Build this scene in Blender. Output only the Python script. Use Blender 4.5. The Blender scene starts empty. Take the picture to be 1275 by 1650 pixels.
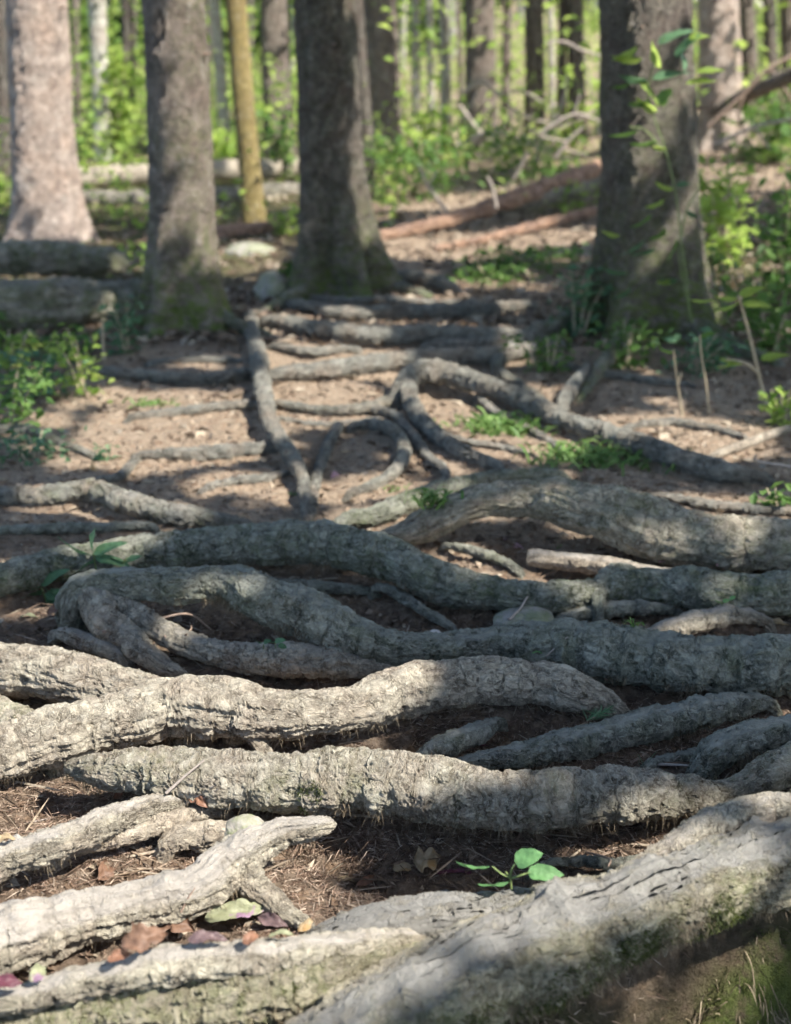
import bpy, math, random
import numpy as np
from mathutils import Vector, Matrix

SC = bpy.context.scene
COL = SC.collection
rng = np.random.default_rng(7)
random.seed(7)

# ------------------------------------------------------------------ camera, world, sun, exposure
F = 2000.0; CX, CY = 637.5, 825.0
CAMZ = 1.26; PITCH = math.radians(20)
cam_d = bpy.data.cameras.new("camera"); cam = bpy.data.objects.new("camera", cam_d); COL.objects.link(cam)
cam.location = (0, 0, CAMZ); cam.rotation_euler = (math.pi/2 - PITCH, 0, 0)
cam_d.sensor_fit = 'VERTICAL'; cam_d.sensor_height = 24.0; cam_d.lens = 24.0*F/1650.0
cam_d.clip_start = 0.05; cam_d.clip_end = 600
cam_d.dof.use_dof = True; cam_d.dof.focus_distance = 2.27
cam_d.dof.aperture_fstop = (cam_d.lens/1000.0)/0.0152
SC.camera = cam

SUN_AZ = math.radians(68); SUN_EL = math.radians(51)
S = np.array([math.sin(SUN_AZ)*math.cos(SUN_EL), -math.cos(SUN_AZ)*math.cos(SUN_EL), math.sin(SUN_EL)])
w = bpy.data.worlds.new("World"); SC.world = w; w.use_nodes = True
nt = w.node_tree; bg = nt.nodes['Background']
sky = nt.nodes.new('ShaderNodeTexSky'); sky.sky_type = 'NISHITA'; sky.sun_disc = False
sky.sun_elevation = SUN_EL; sky.sun_rotation = math.atan2(S[0], S[1])
nt.links.new(sky.outputs[0], bg.inputs[0]); bg.inputs[1].default_value = 0.115
sd = bpy.data.lights.new("sun", 'SUN'); sun = bpy.data.objects.new("sun", sd); COL.objects.link(sun)
sd.energy = 5.0; sd.angle = math.radians(0.5); sd.color = (1.0, 0.945, 0.87)
sun.rotation_euler = Vector(S.tolist()).to_track_quat('Z', 'Y').to_euler()
SC.view_settings.view_transform = 'Standard'; SC.view_settings.look = 'None'
SC.view_settings.gamma = 1.0; SC.view_settings.exposure = 1.38
SC.cycles.max_bounces = 4; SC.cycles.diffuse_bounces = 3; SC.cycles.transmission_bounces = 2
SC.cycles.use_adaptive_sampling = True; SC.cycles.adaptive_threshold = 0.03; SC.cycles.adaptive_min_samples = 24
SC.cycles.transparent_max_bounces = 4
SC.cycles.use_denoising = True

# ------------------------------------------------------------------ numpy noise
_perm = rng.permutation(256).astype(np.int64); _perm = np.concatenate([_perm, _perm, _perm])
_grad = rng.normal(size=(256, 3)); _grad /= np.linalg.norm(_grad, axis=1)[:, None]
def pnoise(p):
    p = np.asarray(p, dtype=np.float64)
    i = np.floor(p).astype(np.int64); f = p - i
    u = f*f*f*(f*(f*6-15)+10); i &= 255
    out = np.zeros(len(p))
    for dx in (0, 1):
        wx = u[:, 0] if dx else 1-u[:, 0]
        for dy in (0, 1):
            wy = u[:, 1] if dy else 1-u[:, 1]
            for dz in (0, 1):
                wz = u[:, 2] if dz else 1-u[:, 2]
                h = _perm[_perm[_perm[(i[:, 0]+dx) & 255]+((i[:, 1]+dy) & 255)]+((i[:, 2]+dz) & 255)]
                g = _grad[h]
                out += wx*wy*wz*(g[:, 0]*(f[:, 0]-dx)+g[:, 1]*(f[:, 1]-dy)+g[:, 2]*(f[:, 2]-dz))
    return out*1.6
def fbm(p, oct=4, gain=0.5):
    p = np.asarray(p, dtype=np.float64); a = 1.0; o = np.zeros(len(p)); t = 0
    for k in range(oct):
        o += a*pnoise(p*(2.03**k)+17.3*k); t += a; a *= gain
    return o/t
def sstep(a, b, x):
    t = np.clip((x-a)/(b-a), 0, 1); return t*t*(3-2*t)

# ------------------------------------------------------------------ pixel <-> place helpers
FW = np.array([0, math.cos(PITCH), -math.sin(PITCH)]); UP = np.array([0, math.sin(PITCH), math.cos(PITCH)])
def rays(px, py):
    px = np.atleast_1d(px).astype(float); py = np.atleast_1d(py).astype(float)
    return FW[None]+np.stack([(px-CX)/F, np.zeros_like(px), np.zeros_like(px)], 1)+UP[None]*((CY-py)/F)[:, None]
def Hbase(x, y):
    x = np.asarray(x, float); y = np.asarray(y, float)
    yy = np.minimum(y, 45)
    s = np.where(yy > 8, (yy-8), 0)
    s2 = np.where(yy > 7, (yy-7), 0)
    return 0.035*s + 0.05*s2*sstep(0.2, 3.5, x) + 0.05*np.maximum(0, y-40)
def ground_at(px, py, h=0.0):
    """points on the base terrain (+h) seen at those pixels; returns points and depths"""
    d = rays(px, py); n = len(d); h = np.broadcast_to(np.asarray(h, float), (n,))
    t = np.full(n, 1.0); done = np.zeros(n, bool); lo = t.copy(); hi = np.full(n, 90.0)
    tt = 1.0
    while tt < 90:
        t2 = tt*1.03
        z = CAMZ+d[:, 2]*t2-Hbase(d[:, 0]*t2, d[:, 1]*t2)-h
        new = (~done) & (z <= 0)
        lo[new] = tt; hi[new] = t2; done |= new
        tt = t2
    lo[~done] = 60; hi[~done] = 60
    for _ in range(18):
        m = (lo+hi)/2
        z = CAMZ+d[:, 2]*m-Hbase(d[:, 0]*m, d[:, 1]*m)-h
        b = z > 0
        lo = np.where(b, m, lo); hi = np.where(b, hi, m)
    m = (lo+hi)/2
    P = d*m[:, None]; P[:, 2] += CAMZ
    return P, m
def at_Y(px, py, Y):
    d = rays(px, py); t = Y/d[:, 1]; P = d*t[:, None]; P[:, 2] += CAMZ
    return P, t

# ------------------------------------------------------------------ objects helpers
def tag(o, label=None, cat=None, group=None, kind=None):
    if label: o['label'] = label
    if cat: o['category'] = cat
    if group: o['group'] = group
    if kind: o['kind'] = kind
    return o
def empty(name, loc, rz=0.0):
    o = bpy.data.objects.new(name, None); COL.objects.link(o); o.location = tuple(loc); o.rotation_euler = (0, 0, rz)
    o.empty_display_size = 0.05
    return o
def mesh_obj(name, V, Fc, mat, parent=None, smooth=True, attrs=None, loc=None):
    V = np.asarray(V, dtype=np.float32)
    if loc is not None: V = V-np.asarray(loc, dtype=np.float32)
    me = bpy.data.meshes.new(name)
    if isinstance(Fc, np.ndarray):
        k = Fc.shape[1]
        me.vertices.add(len(V)); me.vertices.foreach_set('co', V.ravel())
        me.loops.add(Fc.size); me.loops.foreach_set('vertex_index', Fc.astype(np.int32).ravel())
        me.polygons.add(len(Fc))
        me.polygons.foreach_set('loop_start', np.arange(0, Fc.size, k, dtype=np.int32))
        me.update(calc_edges=True)
    else:
        me.from_pydata(V.tolist(), [], Fc); me.update()
    me.polygons.foreach_set('use_smooth', np.full(len(me.polygons), smooth))
    for an, av in (attrs or {}).items():
        av = np.asarray(av, dtype=np.float32)
        if av.ndim == 2:
            a = me.attributes.new(an, 'FLOAT_VECTOR', 'POINT'); a.data.foreach_set('vector', av.ravel())
        else:
            a = me.attributes.new(an, 'FLOAT', 'POINT'); a.data.foreach_set('value', av.ravel())
    me.materials.append(mat)
    o = bpy.data.objects.new(name, me); COL.objects.link(o)
    if loc is not None and parent is None: o.location = tuple(float(a) for a in loc)
    if parent is not None: o.parent = parent
    return o

# ------------------------------------------------------------------ materials
class NT:
    def __init__(s, name, disp=False):
        s.m = bpy.data.materials.new(name); s.m.use_nodes = True; s.t = s.m.node_tree
        s.b = s.t.nodes['Principled BSDF']; s.out = s.t.nodes['Material Output']
        if disp: s.m.displacement_method = 'BOTH'
    def n(s, typ, **kw):
        x = s.t.nodes.new('ShaderNode'+typ)
        for k, v in kw.items(): setattr(x, k, v)
        return x
    def l(s, a, b): s.t.links.new(a, b)
    def val(s, sock, v):
        if hasattr(v, 'links'): s.l(v, sock)
        else: sock.default_value = v
    def math(s, op, a, b=0.0, c=None, clamp=False):
        x = s.n('Math', operation=op, use_clamp=clamp); s.val(x.inputs[0], a); s.val(x.inputs[1], b)
        if c is not None: s.val(x.inputs[2], c)
        return x.outputs[0]
    def vmul(s, a, v):
        x = s.n('VectorMath', operation='MULTIPLY'); s.l(a, x.inputs[0]); x.inputs[1].default_value = v; return x.outputs[0]
    def vadd(s, a, b):
        x = s.n('VectorMath', operation='ADD'); s.l(a, x.inputs[0]); s.val(x.inputs[1], b); return x.outputs[0]
    def noise(s, vec, scale, detail=4, rough=0.55, color=False, dist=0.0):
        x = s.n('TexNoise'); x.inputs['Scale'].default_value = scale; x.inputs['Detail'].default_value = detail
        x.inputs['Roughness'].default_value = rough; x.inputs['Distortion'].default_value = dist
        s.l(vec, x.inputs['Vector']); return x.outputs['Color' if color else 'Fac']
    def voro(s, vec, scale, feature='DISTANCE_TO_EDGE', out='Distance', rnd=1.0):
        x = s.n('TexVoronoi', feature=feature); x.inputs['Scale'].default_value = scale
        x.inputs['Randomness'].default_value = rnd; s.l(vec, x.inputs['Vector']); return x.outputs[out]
    def ramp(s, fac, stops):
        x = s.n('ValToRGB'); e = x.color_ramp.elements
        while len(e) < len(stops): e.new(0.5)
        for k, (p, c) in enumerate(stops):
            e[k].position = p; e[k].color = (*c, 1) if len(c) == 3 else c
        s.l(fac, x.inputs[0]); return x.outputs[0]
    def mix(s, fac, a, b, blend='MIX'):
        x = s.n('Mix', data_type='RGBA', blend_type=blend); s.val(x.inputs[0], fac)
        for k, v in ((6, a), (7, b)):
            if hasattr(v, 'links'): s.l(v, x.inputs[k])
            else: x.inputs[k].default_value = (*v, 1)
        return x.outputs[2]
    def attr(s, nm, vec=False):
        x = s.n('Attribute', attribute_name=nm); return x.outputs['Vector' if vec else 'Fac']
    def mapr(s, v, a, b, c=0.0, d=1.0):
        x = s.n('MapRange'); s.l(v, x.inputs[0])
        for k, q in enumerate((a, b, c, d)): x.inputs[k+1].default_value = q
        return x.outputs[0]

def bark_material(name, light, dark, crack, streak='along', amp=1.0, worncol=(0.36, 0.33, 0.285), mosscol=(0.10, 0.14, 0.025), scl=1.0, tint=(0.29, 0.24, 0.185)):
    m = NT(name, True)
    rc = m.attr('rc', True); worn = m.attr('worn'); moss = m.attr('moss')
    wv = m.n('VectorMath', operation='SUBTRACT'); m.l(m.noise(rc, 28*scl, 3, color=True), wv.inputs[0]); wv.inputs[1].default_value = (.5, .5, .5)
    wv2 = m.n('VectorMath', operation='SUBTRACT'); m.l(m.noise(rc, 95*scl, 4, 0.65, color=True), wv2.inputs[0]); wv2.inputs[1].default_value = (.5, .5, .5)
    warp = m.vadd(m.vadd(rc, m.vmul(wv.outputs[0], (0.045/scl,)*3)), m.vmul(wv2.outputs[0], (0.014/scl,)*3))
    if streak == 'along': s1, s2 = (42*scl, 95*scl, 95*scl), (10*scl, 85*scl, 85*scl)
    elif streak == 'around': s1, s2 = (95*scl, 60*scl, 60*scl), (95*scl, 18*scl, 18*scl)
    else: s1, s2 = (62*scl, 80*scl, 80*scl), (35*scl, 70*scl, 70*scl)
    ed = m.voro(m.vmul(warp, s1), 1.0)
    plate = m.mapr(ed, 0.0, 0.16)
    edf = m.voro(m.vmul(warp, tuple(q*2.3 for q in s1)), 1.0)
    platef = m.mapr(edf, 0.0, 0.2)
    fine = m.noise(m.vmul(warp, (0.8, 1, 1) if streak != 'around' else (1.3, .7, .7)), 85*scl, 9, 0.74)
    chip = m.voro(m.vmul(warp, tuple(q*1.15 for q in s1)), 1.0, 'F1', 'Color'); chs = m.n('SeparateColor'); m.l(chip, chs.inputs[0]); chip = chs.outputs[0]
    strand = m.noise(m.vmul(warp, s2), 1.0, 4, 0.6)
    big = m.noise(rc, 16*scl, 4)
    # cracks only open in patches, so that they do not read as one regular net
    patch = m.mapr(m.noise(rc, 30*scl, 3), 0.36, 0.56)
    rdg = m.math('ABSOLUTE', m.math('SUBTRACT', m.noise(m.vmul(warp, tuple(q*0.45 for q in s1)), 1.0, 5, 0.6), 0.5))
    wav = m.mapr(rdg, 0.0, 0.022, 1.0, 0.0)
    crk = m.math('MULTIPLY', m.math('MAXIMUM', m.math('MULTIPLY', m.math('SUBTRACT', 1.0, plate), 0.45), wav), patch)
    crkf = m.math('MULTIPLY', m.math('SUBTRACT', 1.0, platef), m.mapr(m.noise(rc, 37*scl, 2), 0.4, 0.65))
    c0f = m.mapr(fine, 0.36, 0.62, 0.56, 1.25)  # fine relief shading put into the colour: low spots darkened, high spots lightened
    lichen = m.mapr(m.noise(rc, 45*scl, 6, 0.7), 0.56, 0.68)
    c = m.ramp(m.noise(m.vmul(warp, tuple(q*0.6 for q in s2)), 1.0, 6, 0.65), [(0.3, dark), (0.5, tuple((a+b)/2 for a, b in zip(light, dark))), (0.68, light)])
    c = m.mix(m.mapr(big, 0.45, 0.75), c, tint)
    gg = m.n('CombineColor'); [m.l(c0f, gg.inputs[q]) for q in range(3)]
    c = m.mix(1.0, c, gg.outputs[0], 'MULTIPLY')
    c = m.mix(m.math('MULTIPLY', lichen, 0.4), c, (0.46, 0.44, 0.38))
    c = m.mix(m.math('MULTIPLY', m.math('ADD', crk, m.math('MULTIPLY', crkf, 0.5), clamp=True), 0.75), c, crack)
    wc = m.mix(m.mapr(m.noise(m.vmul(warp, (14, 60, 60)), 1.0, 5, 0.6), 0.35, 0.7), tuple(q*0.72 for q in worncol), worncol)
    wmask = m.mapr(m.math('ADD', worn, m.math('MULTIPLY', m.math('SUBTRACT', m.noise(m.vmul(warp, (22, 60, 60)), 1.0, 5, 0.65), 0.5), 1.6)), 0.35, 0.85)
    wmask = m.math('MULTIPLY', wmask, m.mapr(worn, 0.0, 0.15))
    c = m.mix(wmask, c, wc)
    mm = m.math('MULTIPLY', moss, m.mapr(m.noise(rc, 60*scl, 6, 0.75), 0.42, 0.6), clamp=True)
    mc = m.mix(m.noise(rc, 180*scl, 3), tuple(q*0.5 for q in mosscol), tuple(q*1.7 for q in mosscol))
    c = m.mix(mm, c, mc)
    m.l(c, m.b.inputs['Base Color']); m.b.inputs['Roughness'].default_value = 0.85
    m.b.inputs['Specular IOR Level'].default_value = 0.25
    h = m.math('MULTIPLY', fine, 0.0088*amp/scl)
    h = m.math('ADD', h, m.math('MULTIPLY', chip, 0.0014*amp/scl))
    h = m.math('ADD', h, m.math('MULTIPLY', strand, 0.0085*amp/scl*(1.15 if streak == 'around' else 1.35 if streak == 'along' else 1.0)))
    h = m.math('SUBTRACT', h, m.math('MULTIPLY', crk, 0.0042*amp/scl))
    h = m.math('SUBTRACT', h, m.math('MULTIPLY', crkf, 0.0018*amp/scl))
    h = m.math('MULTIPLY', h, m.math('SUBTRACT', 1.0, m.math('MULTIPLY', wmask, 0.86)))
    wh = m.math('ADD', m.math('MULTIPLY', m.noise(m.vmul(warp, (6, 45, 45)), 1.0, 4, 0.55), 0.005), m.math('MULTIPLY', m.noise(warp, 120, 6, 0.7), 0.0045))
    h = m.math('ADD', h, m.math('MULTIPLY', wh, wmask))
    h = m.math('ADD', h, m.math('MULTIPLY', m.math('MULTIPLY', m.noise(rc, 230, 3, 0.7), mm), 0.006))
    d = m.n('Displacement'); m.l(h, d.inputs['Height']); d.inputs['Midlevel'].default_value = 0.0085*amp/scl; d.inputs['Scale'].default_value = 1.0
    m.l(d.outputs[0], m.out.inputs['Displacement'])
    return m.m

M = {}
M['bark'] = bark_material('root_bark', (0.493, 0.451, 0.351), (0.246, 0.219, 0.166), (0.055, 0.042, 0.032), 'along')
M['bark_flaky'] = bark_material('flaky_root_bark', (0.518, 0.474, 0.374), (0.278, 0.244, 0.187), (0.06, 0.045, 0.034), 'mixed', amp=1.05)
M['bark_drip'] = bark_material('ridged_root_bark', (0.516, 0.479, 0.387), (0.232, 0.205, 0.155), (0.07, 0.05, 0.038), 'around', amp=1.2)
M['bark_dark'] = bark_material('shaded_path_root_bark', (0.365, 0.365, 0.30), (0.15, 0.152, 0.12), (0.045, 0.045, 0.038), 'mixed', amp=1.25, tint=(0.18, 0.19, 0.13), worncol=(0.30, 0.30, 0.255))  # shade put into the colour: darker, greener bark for roots lying in shade
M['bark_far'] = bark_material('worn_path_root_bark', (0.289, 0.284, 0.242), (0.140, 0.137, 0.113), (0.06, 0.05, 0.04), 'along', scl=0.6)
M['bark_rough'] = bark_material('gritty_root_bark', (0.504, 0.461, 0.340), (0.240, 0.214, 0.145), (0.08, 0.06, 0.04), 'mixed', amp=1.9, scl=1.15, worncol=(0.25, 0.24, 0.215), tint=(0.28, 0.245, 0.19))
M['dead_wood'] = bark_material('dead_wood', (0.509, 0.451, 0.351), (0.267, 0.226, 0.170), (0.08, 0.06, 0.05), 'along', amp=0.7)
M['trunk_grey'] = bark_material('grey_spruce_bark', (0.223, 0.196, 0.160), (0.082, 0.074, 0.062), (0.035, 0.028, 0.024), 'mixed', scl=0.55, amp=1.3, tint=(0.14, 0.105, 0.088))
M['trunk_brown'] = bark_material('brown_spruce_bark', (0.285, 0.240, 0.198), (0.147, 0.123, 0.101), (0.05, 0.038, 0.033), 'mixed', scl=0.45, tint=(0.16, 0.12, 0.10))
M['trunk_pale'] = bark_material('pale_spruce_bark', (0.60, 0.50, 0.42), (0.27, 0.215, 0.18), (0.12, 0.09, 0.08), 'mixed', scl=0.4, tint=(0.42, 0.31, 0.24))
M['trunk_yellow'] = bark_material('yellow_peeling_bark', (0.36, 0.29, 0.12), (0.17, 0.13, 0.05), (0.12, 0.08, 0.03), 'along', scl=0.5, amp=0.5, tint=(0.26, 0.2, 0.09))
M['trunk_white'] = bark_material('silvery_bark', (0.598, 0.575, 0.506), (0.380, 0.345, 0.299), (0.14, 0.12, 0.1), 'around', scl=0.4, amp=0.4, tint=(0.36, 0.3, 0.26))
M['log_red'] = bark_material('reddish_rotten_wood', (0.50, 0.33, 0.22), (0.26, 0.15, 0.10), (0.07, 0.04, 0.03), 'along', scl=0.5, tint=(0.3, 0.2, 0.15))
M['log_moss'] = bark_material('old_mossy_log_bark', (0.405, 0.365, 0.297), (0.176, 0.162, 0.128), (0.04, 0.035, 0.028), 'along', scl=0.45, tint=(0.16, 0.16, 0.11))

def soil_material():
    m = NT('forest_soil', True); g = m.n('NewGeometry'); p = g.outputs['Position']
    a = m.noise(p, 3.2, 5, 0.6); b = m.noise(p, 38, 8, 0.7); cfl = m.voro(p, 55, 'F1', 'Color')
    c = m.ramp(b, [(0.28, (0.06, 0.043, 0.031)), (0.5, (0.165, 0.122, 0.088)), (0.72, (0.34, 0.265, 0.195))])
    path = m.attr('path')
    dust = m.ramp(m.noise(p, 60, 6, 0.65), [(0.3, (0.195, 0.145, 0.10)), (0.7, (0.47, 0.375, 0.275))])
    c = m.mix(path, c, dust)
    sp = m.n('SeparateColor'); m.l(cfl, sp.inputs[0])
    c = m.mix(m.math('MULTIPLY', m.mapr(sp.outputs[0], 0.8, 0.9), 0.6), c, (0.25, 0.17, 0.11))
    moss = m.attr('moss')
    mc = m.mix(m.noise(p, 90, 4, 0.7), (0.03, 0.038, 0.012), (0.09, 0.115, 0.028))
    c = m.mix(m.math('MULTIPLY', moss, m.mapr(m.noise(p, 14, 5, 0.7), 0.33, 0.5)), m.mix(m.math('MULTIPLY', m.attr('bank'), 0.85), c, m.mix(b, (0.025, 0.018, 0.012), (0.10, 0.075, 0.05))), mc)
    m.l(c, m.b.inputs['Base Color']); m.b.inputs['Roughness'].default_value = 0.95; m.b.inputs['Specular IOR Level'].default_value = 0.15
    h = m.math('ADD', m.math('MULTIPLY', b, 0.034), m.math('MULTIPLY', m.noise(p, 170, 4, 0.7), 0.006))
    d = m.n('Displacement'); m.l(h, d.inputs['Height']); d.inputs['Midlevel'].default_value = 0.014; d.inputs['Scale'].default_value = 1
    m.l(d.outputs[0], m.out.inputs['Displacement'])
    return m.m
M['soil'] = soil_material()

def leaf_material(name, cols, trans=0.35, rough=0.5, spots=None, spec=0.3):
    m = NT(name); g = m.n('NewGeometry')
    stops = [(k/max(1, len(cols)-1)*0.9+0.05, c) for k, c in enumerate(cols)]
    r = m.ramp(g.outputs['Random Per Island'], stops)
    tc = m.n('TexCoord')
    c = m.mix(m.mapr(m.noise(tc.outputs['Object'], 90, 6, 0.65), 0.38, 0.68, 0.0, 0.6), r, tuple(q*0.4 for q in cols[0]))
    if spots: c = m.mix(m.mapr(m.noise(tc.outputs['Object'], 35, 4), 0.52, 0.6), c, spots)
    m.l(c, m.b.inputs['Base Color']); m.b.inputs['Roughness'].default_value = rough; m.b.inputs['Specular IOR Level'].default_value = spec
    bp = m.n('Bump'); bp.inputs['Strength'].default_value = 0.6; bp.inputs['Distance'].default_value = 0.003; m.l(m.noise(tc.outputs['Object'], 170, 5, 0.6), bp.inputs['Height']); m.l(bp.outputs[0], m.b.inputs['Normal'])
    if trans > 0:
        t = m.n('BsdfTranslucent'); m.l(m.mix(0.5, c, tuple(min(1, q*1.15) for q in cols[-1])), t.inputs[0])
        mx = m.n('MixShader'); mx.inputs[0].default_value = trans
        m.l(m.b.outputs[0], mx.inputs[1]); m.l(t.outputs[0], mx.inputs[2]); m.l(mx.outputs[0], m.out.inputs[0])
    return m.m
M['leaf_green'] = leaf_material('green_leaf', [(0.06, 0.13, 0.03), (0.11, 0.22, 0.05), (0.19, 0.31, 0.08)], 0.45)
M['leaf_bright'] = leaf_material('bright_leaf', [(0.16, 0.31, 0.05), (0.32, 0.47, 0.09), (0.48, 0.58, 0.15)], 0.6)
M['leaf_blue'] = leaf_material('cool_green_leaf', [(0.07, 0.15, 0.07), (0.11, 0.22, 0.11), (0.17, 0.30, 0.15)], 0.3)
M['leaf_seed'] = leaf_material('seedling_leaf', [(0.13, 0.29, 0.11), (0.17, 0.34, 0.13)], 0.35, spots=None)
M['leaf_shade'] = leaf_material('shade_leaf', [(0.06, 0.11, 0.02), (0.09, 0.15, 0.03)], 0.3)  # for the added, unseen leaves that block the sun
M['needle'] = leaf_material('needle', [(0.10, 0.062, 0.042), (0.20, 0.13, 0.09), (0.31, 0.22, 0.16), (0.48, 0.39, 0.30)], 0.0, 0.7)
M['litter'] = leaf_material('leaf_litter', [(0.09, 0.062, 0.042), (0.20, 0.135, 0.09), (0.31, 0.235, 0.165), (0.46, 0.39, 0.29)], 0.1, 0.6)
M['hair'] = leaf_material('root_hair', [(0.10, 0.075, 0.048), (0.19, 0.15, 0.095), (0.30, 0.24, 0.16)], 0.0, 0.8)
M['mossm'] = leaf_material('moss', [(0.03, 0.04, 0.012), (0.065, 0.08, 0.02), (0.12, 0.14, 0.035)], 0.25, 0.7)
M['grass'] = leaf_material('grass', [(0.08, 0.18, 0.04), (0.15, 0.28, 0.07), (0.26, 0.38, 0.12)], 0.35, 0.45)
M['dead_brown'] = leaf_material('brown_dead_leaf', [(0.15, 0.085, 0.055), (0.22, 0.13, 0.085)], 0.15, 0.5)
M['dead_orange'] = leaf_material('orange_dead_leaf', [(0.21, 0.10, 0.06), (0.29, 0.155, 0.095)], 0.2, 0.45)
M['dead_tan'] = leaf_material('tan_dead_leaf', [(0.34, 0.26, 0.15), (0.40, 0.31, 0.19)], 0.2, 0.6, spots=(0.3, 0.19, 0.08))
M['dead_purple'] = leaf_material('purple_dead_leaf', [(0.13, 0.085, 0.08), (0.19, 0.13, 0.13)], 0.2, 0.35)
M['dead_maroon'] = leaf_material('maroon_dead_leaf', [(0.10, 0.035, 0.045), (0.15, 0.05, 0.07)], 0.15, 0.4)
M['dead_pink'] = leaf_material('pink_dead_leaf', [(0.42, 0.26, 0.29), (0.48, 0.31, 0.34)], 0.3, 0.5)
M['dead_two'] = leaf_material('green_leaf_with_purple_blotches', [(0.25, 0.26, 0.15), (0.29, 0.30, 0.18)], 0.2, 0.45, spots=(0.24, 0.15, 0.21))
M['stem'] = leaf_material('green_stem', [(0.16, 0.22, 0.07), (0.2, 0.25, 0.1)], 0.0, 0.5)
M['drystem'] = leaf_material('dry_stem', [(0.42, 0.34, 0.22), (0.46, 0.38, 0.26)], 0.0, 0.6)
M['twig'] = leaf_material('twig', [(0.28, 0.2, 0.15), (0.34, 0.25, 0.19)], 0.0, 0.7)
M['twig_pale'] = leaf_material('bleached_twig', [(0.38, 0.32, 0.27), (0.43, 0.37, 0.31)], 0.0, 0.7)

def stone_material(name, a, b, mossy=0.0):
    m = NT(name, True); tc = m.n('TexCoord'); p = tc.outputs['Object']
    n1 = m.noise(p, 9, 8, 0.6, dist=0.6); n2 = m.noise(p, 70, 6, 0.7)
    c = m.mix(m.mapr(n1, 0.35, 0.65), a, b)
    c = m.mix(m.mapr(n2, 0.55, 0.75, 0, 0.4), c, (0.12, 0.1, 0.08))
    cr = m.voro(m.vadd(p, m.vmul(m.noise(p, 6, 4, color=True), (0.2, 0.2, 0.2))), 7)
    line = m.math('MULTIPLY', m.mapr(cr, 0.0, 0.03, 1.0, 0.0), m.mapr(m.noise(p, 11, 4), 0.5, 0.65))
    c = m.mix(m.math('MULTIPLY', line, 0.55), c, (0.08, 0.07, 0.055))
    if mossy: c = m.mix(m.math('MULTIPLY', m.mapr(m.noise(p, 16, 6, 0.7), 0.42, 0.55), mossy), c, (0.12, 0.16, 0.03))
    m.l(c, m.b.inputs['Base Color']); m.b.inputs['Roughness'].default_value = 0.7
    h = m.math('ADD', m.math('MULTIPLY', n1, 0.014), m.math('MULTIPLY', n2, 0.003))
    h = m.math('SUBTRACT', h, m.math('MULTIPLY', line, 0.0015))
    d = m.n('Displacement'); m.l(h, d.inputs['Height']); d.inputs['Midlevel'].default_value = 0.009; d.inputs['Scale'].default_value = 1
    m.l(d.outputs[0], m.out.inputs['Displacement'])
    return m.m
M['stone'] = stone_material('blue_grey_stone', (0.20, 0.185, 0.16), (0.30, 0.275, 0.24))
M['stone_moss'] = stone_material('mossy_stone', (0.22, 0.2, 0.17), (0.36, 0.34, 0.3), 0.55)
M['stone_pale'] = stone_material('pale_stone', (0.5, 0.47, 0.42), (0.6, 0.57, 0.5))

# ------------------------------------------------------------------ tubes
def catmull(pts, n_per):
    pts = np.asarray(pts, float); Pp = np.vstack([2*pts[0]-pts[1], pts, 2*pts[-1]-pts[-2]])
    out = []
    for i in range(len(pts)-1):
        p0, p1, p2, p3 = Pp[i:i+4]
        L = np.linalg.norm((p2-p1)[:3]); n = max(2, int(math.ceil(L/n_per)))
        t = (np.arange(n)/n)[:, None]
        out.append(0.5*((2*p1)+(-p0+p2)*t+(2*p0-5*p1+4*p2-p3)*t*t+(-p0+3*p1-3*p2+p3)*t**3))
    out.append(pts[-1][None]); o = np.vstack(out); o[:, 3] = np.maximum(o[:, 3], 0.0004); return o
def tube(C4, nseg, shape=None, close=True):
    """C4: n x 4 (xyz, r). returns V, F, info"""
    C = C4[:, :3]; R = C4[:, 3]; n = len(C)
    T = np.gradient(C, axis=0); T /= np.linalg.norm(T, axis=1)[:, None]+1e-12
    N = np.zeros_like(C); up = np.array([0, 0, 1.0])
    if abs(T[0] @ up) > 0.9: up = np.array([0, -1.0, 0])
    v = up-T[0]*(up @ T[0]); N[0] = v/np.linalg.norm(v)
    for i in range(1, n):
        v = N[i-1]-T[i]*(N[i-1] @ T[i]); N[i] = v/(np.linalg.norm(v)+1e-12)
    B = np.cross(T, N)
    th = np.linspace(0, 2*np.pi, nseg, endpoint=False)
    u = np.concatenate([[0], np.cumsum(np.linalg.norm(np.diff(C, axis=0), axis=1))])
    ct, st = np.cos(th), np.sin(th)
    U, TH = np.meshgrid(u, th, indexing='ij')
    RR = np.repeat(R[:, None], nseg, 1)
    if shape is not None: RR = shape(U, TH, RR)
    D = N[:, None, :]*ct[None, :, None]+B[:, None, :]*st[None, :, None]
    V = (C[:, None, :]+D*RR[:, :, None]).reshape(-1, 3)
    rm = float(np.median(R))
    rc = np.stack([U.ravel(), (RR*0+1).ravel()*np.tile(ct, n)*rm, np.tile(st, n)*rm], 1)
    i = np.arange(n-1)[:, None]*nseg; j = np.arange(nseg)[None, :]; j2 = (j+1) % nseg
    Fq = np.stack([i+j, i+j2, i+nseg+j2, i+nseg+j], -1).reshape(-1, 4)
    nz = D[:, :, 2].ravel()
    return V, Fq, dict(rc=rc, nz=nz, D=D.reshape(-1, 3), n=n, nseg=nseg)

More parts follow.
